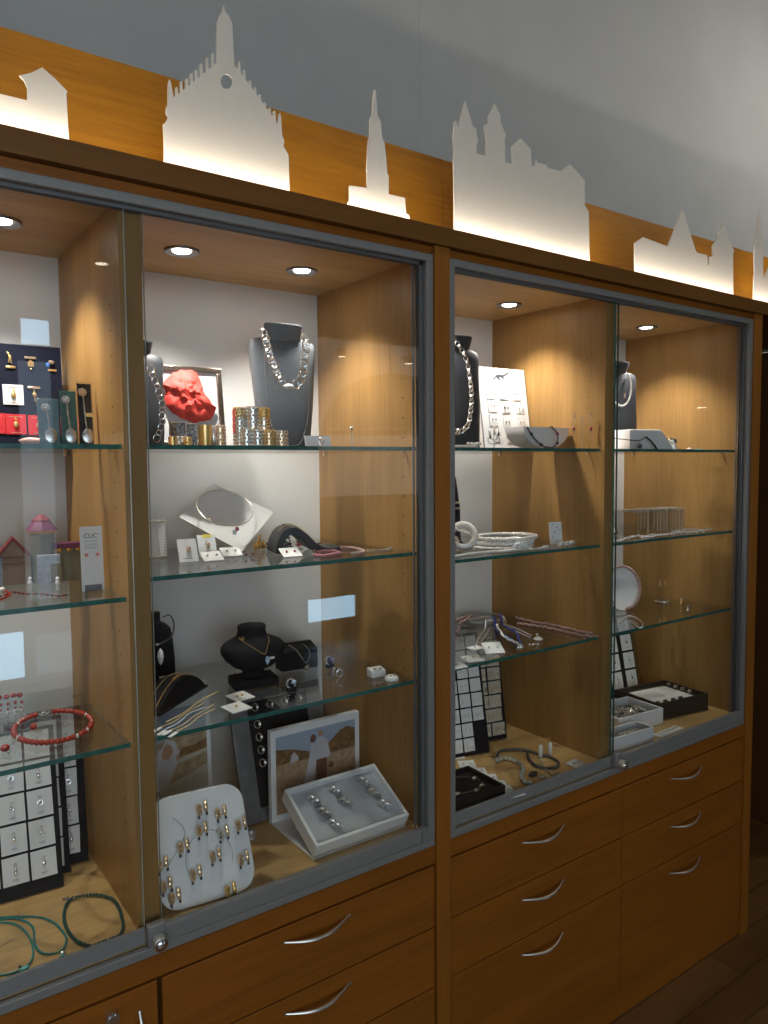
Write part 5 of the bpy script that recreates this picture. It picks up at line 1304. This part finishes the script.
for i in range(7): MB().sphere(((-.011, .002, .012, -.006, .008, -.012, .005)[i], -.0024, .054-.007*i), .0026, 8, 6).build('crystal', M_CRYSTAL if i % 2 else M_SILVER, t)
o = MB()
for i in range(6): o.torus((q.x-.026+.010*i, q.y-.002+.003*(i % 2), T2+.0052), (.6*(i % 2)-.3, .5, .8), .0075, .0021, 14, 6)
tag(o.build('white_link_chain', M_WGLOSS), 'short white link chain at the foot of the crystal card', 'bracelet')

# --- lower shelf
def over_dish(P, up=0.):
    out = []
    for p in P:
        r = math.hypot(p.x-1.530, p.y-.365)
        k = min(1, max(0, (.079-r)/.008)); k = k*k*(3-2*k)
        out.append(Vector((p.x, p.y, p.z+(.0235+up)*k)))
    return out
q = at(495, 624, z=T3)
t = thing('glass_dish', 'round clear glass dish at the back of the lower shelf', 'dish', (1.530, .365, T3+.0003))
MB().lathe([(.0004, 0), (.04, 0), (.060, .006), (.067, .018), (.0695, .019), (.0695, .022), (.0655, .022), (.057, .010), (.04, .004), (.0004, .004)], n=44).build('dish', M_CLEAR, t, smooth=60)
MB().torus((0, 0, .0215), (0, 0, 1), .0675, .0022, 48, 8).build('rim', M_CRYSTAL, t)
P = [Vector((1.530+.04*math.cos(a), .365+.034*math.sin(a), T3+.0125+.0025*math.sin(3*a))) for a in [2*PI*i/50 for i in range(46)]]
tag(bead_string(P, .0038, gap=1.7).build('bead_ring', M_PEARL), 'cream bead necklace coiled inside the glass dish', 'necklace')
P = over_dish(smooth_path([at(x, y, z=T3+.0045) for x, y in ((446, 634), (455, 631), (464, 627), (473, 623), (480, 621), (474, 626), (462, 630), (450, 634))], 7))
tag(bead_string([p+Vector((-.05, -.010, 0)) for p in P], .0042, gap=1.8).build('stone_strand', M_PINK), 'pale pink and silver bead strand left of the glass dish', 'necklace')
for k, (pts, nm) in enumerate(((((516, 618), (530, 622), (548, 624.5), (565, 628), (580, 632), (596, 634)), 'upper pink crystal chain reaching the shelf corner'), (((518, 624), (534, 626), (552, 629), (570, 633.5), (585, 636), (599, 637)), 'lower pink crystal chain reaching the shelf corner'))):
    P = over_dish(smooth_path([at(x, y, z=T3+.004) for x, y in pts], 9))
    P = [Vector((min(p.x, 1.672), p.y, p.z)) for p in P]
    o = bead_string(P, .0038, gap=1.9, jit=.004)
    tag(o.build('crystal_chain', M_PINK), nm, 'necklace')
q = at(597, 634, z=T3); tag(MB().torus((q.x, q.y, T3+.0045), (.3, .2, 1), .006, .0013, 16, 6).build('chain_ring', M_SILVER), 'silver ring clasp at the right end of pink chains', 'clasp')
for k, (pts, nm, mm, r) in enumerate(((((493, 625), (499, 632), (506, 636), (513, 642), (519, 646)), 'blue cord of the braided bracelet ending in a silver bead', M_BLUE, .0035), (((500, 624), (508, 629), (516, 633), (519, 640), (521, 646)), 'blue and white cord beside the other, same silver bead', M_BLUE, .0030), (((497, 627), (502, 636), (508, 641), (514, 643.5), (520, 647)), 'white braided cord twisted with the blue ones', M_WHITE, .0032))):
    P = smooth_path([at(x, y, z=T3+.005+.004*k) for x, y in pts], 8)
    P = over_dish([p+Vector((0, .002*math.sin(i*.9), .0015*math.cos(i*.9)+.0028*k)) for i, p in enumerate(P)], .004*k)
    tag(MB().tube(P, r, 7).build('braided_cord', mm), nm, 'bracelet')
q = at(521, 647, z=T3+.009); o = MB().sphere(q, .0105, 14, 9, (1, .8, .85)).torus(q+Vector((-.004, .006, 0)), (-.6, .6, .2), .008, .0026, 18, 7).build('silver_bead', M_SILVER); tag(o, 'large silver bead at the end of blue cords', 'bead')
for k, (pts, nm) in enumerate(((((500, 623), (512, 627), (522, 631), (532, 636)), 'upper silver snake chain with white drop pendant'), (((502, 625), (513, 630), (522, 634), (531, 638)), 'lower silver snake chain with white drop pendant'))):
    P = over_dish(smooth_path([at(x, y, z=T3+.0035) for x, y in pts], 8)); tag(MB().tube(P, .0024, 7).build('snake_chain', M_SILVER), nm, 'necklace')
q = at(538, 641, z=T3); o = MB().lathe([(.0003, 0), (.010, .001), (.0135, .005), (.009, .010), (.002, .013), (.0004, .0135)], (0, 0, 0), 16).sphere((-.004, 0, .018), .0035, 8, 6).build('white_drop', M_PEARL, smooth=60); o.location = (q.x, q.y, T3+.0004); tag(o, 'white drop pendant at the end of the snake chains', 'pendant')
for k, (pts, nm) in enumerate(((((487, 626), (484, 631), (480, 637), (476, 645)), 'left silver rope chain hanging toward the front cards'), (((490, 629), (487, 634), (483, 640), (478, 646)), 'right silver rope chain hanging toward the front cards'))):
    P = over_dish(smooth_path([at(x, y, z=T3+.0035) for x, y in pts], 8)); tag(bead_string(P, .003, gap=1.2).build('rope_chain', M_SILVER), nm, 'necklace')
q = at(534, 646, z=T3); o = MB().sphere((0, 0, .0042), .005, 10, 7, (1.5, 1, .8)).sphere((.010, -.006, .0035), .004, 10, 7).sphere((-.010, .006, .0035), .004, 10, 7).build('silver_stones', M_SILVER); o.location = (q.x, q.y, T3+.0003); tag(o, 'three joined silver stones right of the blue cords', 'brooch')
for i, (px, py, w, d, rz, nm) in enumerate(((493, 652, .052, .046, -25, 'tilted white card with two silver drop earrings, lower shelf'), (473, 660, .050, .040, -10, 'white card with silver flower earrings behind shelf edge'), (456, 667, .046, .038, -5, 'plain white card at the post end of the lower shelf'), (475, 649, .040, .030, 0, 'grey-white card below the silver rope chains'))):
    q = at(px, py, z=T3); lying_card(nm, q.x, q.y, T3, w, d, R(rz), (24, 8, 6, 4)[i], n=(2, 3, 1, 1)[i], m=M_WHITE if i < 3 else M_WGLOSS)

# --- deck: boards of earring cards
GC3 = 'earring cards on the right black boards'
bl, br = Vector((1.295, .300, ZD+.0004)), Vector((1.470, .262, ZD+.0004))
card_board('black board of white stud earring cards, right cabinet deck', bl, br, 12, .345, 4, 8, .034, .0365, .0395, .0412, .010, .336, st_stud, 'white stud card on front black board', GC3, skip=((0, 7), (0, 6)), jitter=.001)
bl, br = Vector((1.430, .345, ZD+.0004)), Vector((1.590, .312, ZD+.0004))
card_board('black board of cream hoop earring cards behind the stud board', bl, br, 10, .345, 3, 8, .043, .0365, .046, .0412, .010, .338, st_hoop, 'cream hoop card on rear black board', GC3, mcard='c', jitter=.003)
# black tray with bracelet
bl = at(452, 812, z=ZD); br = at(506.5, 797, z=ZD)
t = thing('black_tray', 'black velvet tray at the front corner beside the post', 'tray', (1.214, .104, ZD+.0004), (0, 0, R(-3)))
m = MB().box(-.098, .098, -.062, .085, 0, .012)
for a in ((-.098, .098, -.062, -.056, .012, .026), (-.098, .098, .079, .085, .012, .026), (-.098, -.092, -.056, .079, .012, .026), (.092, .098, -.056, .079, .012, .026)): m.box(*a)
m.build('tray', M_BLACK, t, .001)
BTM = mat_of(t)
P = [BTM @ Vector((.015+.058*math.cos(a), .012+.046*math.sin(a), .0185)) for a in [2*PI*i/60 for i in range(57)]]
t = thing('stone_bracelet', 'grey and silver bracelet lying in the black tray', 'bracelet', P[0])
bead_string(P, .0032, gap=2.).build('beads', M_GREYBEAD, t, M=Matrix.Translation(-P[0]))
for i in (3, 14, 26, 38, 47, 53): MB().sphere(P[i], .0055, 10, 7, (1.5, .9, .8)).build('silver_stone', M_NICKEL, t, M=Matrix.Translation(-P[0]))
# row of loose cards behind the tray
for i, (px, py, rz) in enumerate(((456, 757, -30), (467, 766, -28), (478, 773, -30), (489, 780, -30), (498, 786, -26), (505, 792, -20))):
    q = at(px, py, z=ZD)
    lying_card(['first loose white card, nearest the stud board', 'second loose white card behind the black tray', 'third loose white card behind the black tray', 'fourth loose white card behind the black tray', 'fifth loose white card behind the black tray', 'last loose white card, at the tray front corner'][i], q.x, q.y, ZD, .046, .040, R(rz), 6+2*(i % 2), n=2, group='loose earring cards behind the black tray')
q = at(516, 798, z=ZD); lying_card('flat white card tucked against the right cabinet glass', q.x+.01, q.y+.012, ZD, .05, .022, R(-10), 3, n=0)
q = at(577, 765, z=ZD); lying_card('white card with silver studs alone near the partition foot', q.x, q.y+.004, ZD, .048, .036, R(10), 5, n=2)
# grey metal bead necklace
P = smooth_path([at(x, y, z=ZD+.0054) for x, y in ((497, 756), (500, 751), (510, 749.5), (520, 749.5), (529, 751), (538, 754), (550, 757), (558, 762), (556, 767), (545, 768), (535, 765), (529, 759), (527, 753))], 8)
t = thing('grey_necklace', 'dark grey bead necklace in a loose double loop', 'necklace', (P[0].x, P[0].y, ZD))
bead_string(P, .0046, gap=1.6).build('beads', M_GREYBEAD, t, M=Matrix.Translation(-t.location))
MB().tube([at(488, 756, z=ZD+.0015), at(493, 757, z=ZD+.0015), P[0]], .0008, 6).build('wire_end', M_GREYBEAD, t, M=Matrix.Translation(-t.location))
P = smooth_path([at(x, y, z=ZD+.0075) for x, y in ((497, 760), (505, 758), (513, 760), (520, 764), (523, 770), (521, 776), (525, 782), (531, 783))], 8)
t = thing('stone_necklace', 'chunky pale stone necklace in front of the grey beads', 'necklace', (P[0].x, P[0].y, ZD))
bead_string(P, .0066, gap=2.2, n=9, m=6).build('stones', M_JADE, t, M=Matrix.Translation(-t.location))
bead_string(P, .003, gap=5.5).build('gold_spacers', M_GOLD, t, M=Matrix.Translation(-t.location))
q = at(533, 774, z=ZD+.006); o = MB().sphere((0, 0, 0), .0095, 12, 8, (1.7, .9, .7)).build('dark_bead', M_BLACKGL); o.location = q; tag(o, 'large dark oval bead between pale stones', 'bead')
q = at(541, 777, z=ZD+.005); o = MB().sphere((0, 0, 0), .0062, 12, 8, (1.1, .9, .8)).sphere((.012, -.002, -.001), .005, 10, 7).build('pale_stone', M_JADE); o.location = q; tag(o, 'pale stone pair at the right end of the chunky necklace', 'bead')
P = smooth_path([at(x, y, z=ZD+.003) for x, y in ((541, 758), (542, 764), (546, 770), (552, 775), (558, 772))], 8); tag(bead_string(P, .0026, gap=2.2).build('fine_strand', M_JADE), 'fine pale bead strand trailing toward the front glass', 'necklace')
for i, (px, top, rgt, nm) in enumerate(((539.5, 740, -1, 'left frosted glass drop earring on its wire stand'), (549, 738, 1, 'right frosted glass drop earring on its wire stand'))):
    q = at(px, 757 if i == 0 else 755, y=.15); z1 = at(px, top, y=.15).z-ZD
    t = thing('glass_drop_earring', nm, 'earring', (q.x, .15, ZD+.0004), group='frosted drop earrings on wire stands')
    MB().lathe([(.009, 0), (.009, .0014), (.0010, .002), (.0008, z1), (.0002, z1+.001)], n=14).build('stand', M_CLEAR, t)
    MB().torus((-.004, -.002, z1-.004), (0, 1, 0), .0058, .0011, 16, 6).build('gold_hook', M_GOLD, t)
    MB().lathe([(.0006, z1-.050), (.0052, z1-.047), (.0058, z1-.030), (.0052, z1-.016), (.0006, z1-.012)], (.001, -.003, 0), 12).build('glass_drop', M_WGLOSS, t, smooth=60)

# ------------------------------------------------------------------ BAY FOUR (far right)
tall_bust('dark grey tall bust with pearl necklace behind the last glass door', 2.085, .305, T1, .175, .295, M_GREYDK, R(-12), neck=.30)
P = smooth_path([at(x, y, y=yy) for x, y, yy in ((628, 374, .285), (630.5, 382, .268), (631, 390, .263), (629.5, 398, .262), (626, 404, .262), (621, 406, .262), (616, 403, .262), (612, 398, .264))], 7)
t = thing('pearl_necklace', 'white pearl necklace hanging on the tall bust far right', 'necklace', P[0])
bead_string(P, .0038, gap=1.8).build('pearls', M_PEARL, t, M=Matrix.Translation(-P[0]))
MB().tube([at(625, 393, y=.262), at(625, 398, y=.262)], .0016, 6).build('drop', M_SILVER, t, M=Matrix.Translation(-P[0]))
t = thing('slope_display', 'white sloping necklace display in front of the last bust', 'necklace stand', (2.03, .175, T1+.0003), (0, 0, R(-8)))
MB().rows([[(-.085, y, 0), (.105, y, 0), (.098, y, .012), (.060, y, .052 if y < .0 else .056), (.045, y, .062), (-.085, y, .062)] for y in (-.045, -.043, .043, .045)]).build('slope', M_WGLOSS, t, .002)
P = smooth_path([at(x, y, y=.126) for x, y in ((612, 438), (620, 439), (630, 440), (640, 440.5), (645, 437))], 6)
tag(MB().tube(P, .0013, 6).build('cord', M_BLACKGL), 'black cord across the white sloping display', 'necklace')
q = at(640, 446, y=.122); o = MB().sphere((0, 0, 0), .0088, 12, 8, (1, .7, .9)).torus((0, .002, .009), (0, 1, 0), .003, .0009, 12, 5).build('dark_pendant', M_GREYBEAD); o.location = (q.x, q.y, max(q.z, T1+.009)); tag(o, 'dark round pendant on the white sloping display', 'pendant')
q = at(655, 449, y=.16)
P = smooth_path([at(x, y, y=.12) for x, y in ((646, 437), (651, 441), (655, 446), (657, 449.5))], 6); P = [Vector((p.x, p.y, max(p.z, T1+.003))) for p in P]
tag(MB().tube(P, .0026, 7).build('black_band', M_BLACKGL), 'black band down the slope edge of the white display', 'bracelet')
q = at(650, 440, y=.27); o = MB().box(-.017, .017, 0, .006, 0, .070).build('pink_white_block', M_WGLOSS, bevel=.001); o.location = (q.x, .27, T1+.0004); tag(o, 'small upright pale block behind the white slope', 'block')
t = thing('ring_stand', 'silver ring with gem on a white wedge, top right shelf', 'ring', (2.188, .165, T1+.0003), (0, 0, R(-15)))
MB().lathe([(.021, 0), (.020, .006), (.012, .022), (.009, .032), (.0004, .033)], n=20).build('stand', M_WGLOSS, t, smooth=60)
MB().torus((0, -.004, .030), (.2, -.8, .5), .011, .0026, 22, 8).build('band', M_NICKEL, t); MB().sphere((.011, -.004, .030), .008, 12, 8, (1, .7, 1.1)).build('gem', M_GREYBEAD, t)
for px, y, nm, mm in ((659, .13, 'small white bead left of the gem ring', M_PEARL), (689, .14, 'small white bead right of the gem ring', M_PEARL)):
    q = at(px, 449, y=y); o = MB().sphere((0, 0, .0042), .007, 10, 7, (1.2, 1, .6)).build('white_bead', mm); o.location = (q.x, y, T1+.0003); tag(o, nm, 'bead')
q = at(699, 449, y=.13); o = MB().lathe([(.016, 0), (.015, .003), (.0004, .0042)], n=20).build('glass_disc', M_TURQLT); o.location = (q.x, .13, T1+.0003); tag(o, 'flat pale green disc near the right end of the top shelf', 'disc')
# middle shelf: clear box draped with chains
bx0, bx1, by0, by1 = 1.955, 2.195, .120, .235
t = thing('clear_box', 'clear acrylic box draped with silver chains', 'display box', ((bx0+bx1)/2, (by0+by1)/2, T2+.0003))
w, d, h = (bx1-bx0)/2, (by1-by0)/2, .072
MB().box(-w, w, -d, -d+.003, 0, h).box(-w, w, d-.003, d, 0, h).box(-w, -w+.003, -d+.003, d-.003, 0, h).box(w-.003, w, -d+.003, d-.003, 0, h).box(-w, w, -d, d, h, h+.003).build('box', M_CLEAR, t)
MB().tube([(-w, -d, h+.0015), (w, -d, h+.0015), (w, d, h+.0015), (-w, d, h+.0015)], .0015, 6, True).tube([(-w, -d, 0.002), (-w, -d, h)], .0012, 6).tube([(w, -d, 0.002), (w, -d, h)], .0012, 6).build('bright_edge', M_EDGEPALE, t)
rnd = random.Random(4); CX = mat_of(t)
for i in range(14):
    x = -w+.012+(2*w-.024)*i/13
    L = rnd.uniform(.045, .068); yy = d*.5*rnd.uniform(.2, 1)
    P = [CX @ Vector((x, yy, h+.005)), CX @ Vector((x, 0, h+.005)), CX @ Vector((x, -d+.004, h+.0055)), CX @ Vector((x, -d-.0022, h)), CX @ Vector((x+rnd.uniform(-.003, .003), -d-.0024, h-L))]
    P = smooth_path(P[:2]+P[2:], 5)
    mm = (M_SILVER, M_SILVER, M_PEARL, M_GREYBEAD, M_SILVER, M_SILVER)[i % 6]
    o = bead_string(P, .0017, gap=1.8, n=6, m=4).build('hung_chain', mm)
    tag(o, ['leftmost chain', 'second chain', 'third chain', 'fourth chain', 'fifth chain', 'sixth chain', 'seventh chain', 'eighth chain', 'ninth chain', 'tenth chain', 'eleventh chain', 'twelfth chain', 'thirteenth chain', 'last chain, rightmost'][i]+' draped over the clear box', 'necklace', 'chains over the clear box')
for k, (pts, r, mm, nm) in enumerate((((( 612, 541), (622, 540), (634, 537), (646, 536), (656, 535)), .0034, M_SILVER, 'silver strand in front of the clear box'), (((640, 538), (655, 536.5), (668, 534.5), (682, 533)), .003, M_SILVER, 'silver strand running right from the clear box'), (((672, 532), (684, 532.5), (694, 532), (704, 531.5)), .0036, M_PEARL, 'pale bead strand on the right half of the shelf'), (((668, 530), (680, 531), (690, 529.5), (700, 530.5), (712, 530)), .003, M_SILVER, 'silver strand at the right end of the shelf'))):
    P = smooth_path([at(x, y, z=T2+.004) for x, y in pts], 8)
    tag(bead_string(P, r, gap=1.9, jit=.004).build('silver_strand', mm), nm, 'necklace')
q = at(620, 536, z=T2); o = MB().sphere((0, 0, .012), .014, 14, 9, (1, .8, .85)).build('silver_ball', M_SILVER); o.location = (q.x, q.y+.02, T2+.0003); tag(o, 'polished silver lump at the left of the clear box', 'brooch')
q = at(640, 534, z=T2); o = MB().sphere((0, 0, .005), .0085, 12, 8, (1.4, .9, .6)).build('dark_brooch', M_SUIT); o.location = (q.x-.02, .095, T2+.0003); tag(o, 'small dark brown brooch before the clear box', 'brooch')
# lower shelf: round plate edged with beads
t = thing('round_plate', 'white round plate standing upright, partly behind the door edge', 'display plate', (2.045, .235, T3+.0003), (R(-12), 0, R(-10)))
MB().lathe([(.0003, 0), (.055, .001), (.072, .006), (.073, .0085), (.055, .004), (.0003, .0035)], n=44).build('plate', M_WGLOSS, t, smooth=60, M=Matrix.Translation((0, 0, .0735)) @ Matrix.Rotation(R(90), 4, 'X'))
MB().box(-.03, .03, .0, .04, 0, .003).tube([(0, .036, .003), (0, .010, .055)], .003, 8).build('easel', M_CLEAR, t)
RM = mat_of(t)
P = [RM @ Vector((.0705*math.cos(a), -.0150, .0745+.0695*math.sin(a))) for a in [PI*(1.5+1.75*i/60) for i in range(61)]]
P = [Vector((p.x, p.y, max(p.z, T3+.005))) for p in P]
tag(bead_string(P, .0050, gap=1.8).build('bead_necklace', M_PINK), 'pink-gold bead necklace around the rim of the round plate', 'necklace')
P = smooth_path([at(x, y, z=T3+.004) for x, y in ((618, 622), (628, 616), (636, 618), (643, 624), (640, 628), (632, 622))], 7)
tag(bead_string(P, .0032, gap=1.9).build('silver_strand', M_SILVER), 'silver strand coiled below the round plate', 'necklace')
q = at(664, 602, z=T3)
t = thing('earring_tree', 'clear earring tree with two gold drops on lower shelf', 'earring stand', (q.x-.01, q.y, T3+.0003))
MB().lathe([(.026, 0), (.026, .005), (.004, .007), (.0022, .010), (.0018, .082), (.0003, .084)], n=24).tube(smooth_path([(-.014, 0, .080), (-.008, 0, .086), (0, 0, .082), (.010, 0, .086), (.016, 0, .078)], 5), .0016, 6).build('stand', M_CLEAR, t)
MB().lathe([(.0265, .0045), (.0262, .006), (.012, .0068)], n=24, caps=False).build('silver_base', M_SILVER, t)
for x, z in ((-.014, .062), (.015, .060)):
    MB().torus((x, 0, z+.012), (0, 1, 0), .0055, .0009, 14, 5).sphere((x, -.001, z), .006, 10, 7, (.8, .7, 1.2)).build('gold_drop', M_GOLD, t)
for px, py, nm, mm in ((681, 605, 'two-tone gold ring standing near the earring tree', M_GOLD), (688, 613, 'silver ring with clear stone nearest the shelf front', M_SILVER)):
    q = at(px, py, z=T3); t = thing('finger_ring', nm, 'ring', (q.x, q.y, T3+.0003), (0, 0, R(20)))
    MB().torus((0, 0, .0112), (0, 1, .15), .0095, .0017, 24, 8).build('band', mm, t); MB().sphere((0, -.001, .0212), .0058, 10, 7, (1.2, .9, .6)).build('stone', M_CRYSTAL if mm is M_SILVER else M_SILVER, t)
# deck
bl, br = Vector((2.02, .372, ZD+.0004)), Vector((2.300, .345, ZD+.0004))
card_board('black board of white charm cards behind the dark brown box', bl, br, 13, .345, 3, 5, .052, .056, .0735, .0635, .010, .338, st_pendant, 'white charm card on the last black board', 'charm cards on the last black board')
t = thing('brown_box', 'open dark brown box with white tray insert on the right deck', 'box', (2.216, .203, ZD+.0004), (0, 0, R(-8)))
w, d, h = .118, .092, .056
m = MB().box(-w, w, -d, d, 0, .010)
for a in ((-w, w, -d, -d+.008, .01, h), (-w, w, d-.008, d, .01, h), (-w, -w+.008, -d+.008, d-.008, .01, h), (w-.008, w, -d+.008, d-.008, .01, h)): m.box(*a)
m.build('box', M_DKBROWN, t, .001)
MB().box(-w+.010, w-.030, -d+.010, d-.022, .01, .044).build('white_insert', M_WHITE, t, .001)
MB().box(w-.0295, w-.009, -d+.010, d-.010, .01, .046).box(-w+.010, w-.0295, d-.0215, d-.009, .01, .046).build('brown_insert', M_DKBROWN, t)
XM = mat_of(t)
for i in range(4):
    o = MB().cbox((0, 0, .0045), (.011, .011, .009)).build('silver_cube', M_NICKEL, None, .001); place(o, XM @ Matrix.Translation((w-.019, d-.035-.030*i, .0464)))
    tag(o, ['rearmost', 'second', 'third', 'foremost'][i]+' of four small silver cubes along the box edge', 'charm', 'silver cubes in the brown box')
for i in range(4):
    o = MB().cbox((0, 0, .004), (.012, .008, .008)).build('dark_charm', M_GREYBEAD, None, .001); place(o, XM @ Matrix.Translation((-w+.030+.036*i, -d+.030, .0444)))
    tag(o, ['leftmost', 'second', 'third', 'rightmost'][i]+' of four dark charms on the white insert', 'charm', 'dark charms in the brown box')
def white_tray(label, x, y, z, w, d, h, rz, nbeads, seed, heap):
    t = thing('white_tray', label, 'tray', (x, y, z), (0, 0, R(rz)))
    m = MB().box(-w, w, -d, d, 0, .006)
    for a in ((-w, w, -d, -d+.006, .006, h), (-w, w, d-.006, d, .006, h), (-w, -w+.006, -d+.006, d-.006, .006, h), (w-.006, w, -d+.006, d-.006, .006, h)): m.box(*a)
    m.build('tray', M_WHITE, t, .001)
    MB().box(-w+.0065, w-.0065, -d+.0065, d-.0065, .006, h-.026).build('tray_pad', M_GREY, t)
    M = mat_of(t); rnd = random.Random(seed); b = MB()
    for i in range(nbeads):
        px, py = rnd.uniform(-w+.014, w-.014), rnd.uniform(-d+.014, d-.014)
        if i % 3: b.torus((px, py, h-.021+rnd.uniform(0, .006)), (rnd.uniform(-.5, .5), rnd.uniform(-.5, .5), 1), .0055, .0015, 12, 5)
        else: b.sphere((px, py, h-.020+rnd.uniform(0, .004)), .0042, 7, 5)
    o = b.build('silver_trinkets', M_NICKEL, M=M); o['kind'] = 'stuff'; tag(o, heap, 'trinkets')
white_tray('small white open tray of silver trinkets, front of two by the door edge', 1.835, .072, ZD+.0004, .092, .034, .044, -3, 90, 2, 'silver trinkets filling the front white tray')
white_tray('large white open tray of dark silver trinkets beside the brown box', 1.985, .185, ZD+.0004, .100, .072, .052, -5, 150, 5, 'dark silver trinkets filling the rear white tray')
q = at(652, 742, z=ZD)
t = thing('white_tray', 'low flat white tray of small chains against the last glass door', 'tray', (2.020, .046, ZD+.0004), (0, 0, R(2)))
MB().box(-.062, .062, -.014, .016, 0, .006).build('tray', M_WHITE, t, .001)
P = [mat_of(t) @ Vector((-.05+.1*i/20, .004*math.sin(i*1.3), .0085)) for i in range(21)]
tag(bead_string(P, .002, gap=2.).build('small_chain', M_NICKEL), 'small grey chain on the low flat white tray', 'necklace')

dupl = {k: v for k, v in LABELS.items() if len(v) > 1}
for k, v in dupl.items(): print('SHARED LABEL', k, len(v))
for k in LABELS:
    n = len(k.split())
    if n > 16 or n < 4: print('LABEL LENGTH', n, k)
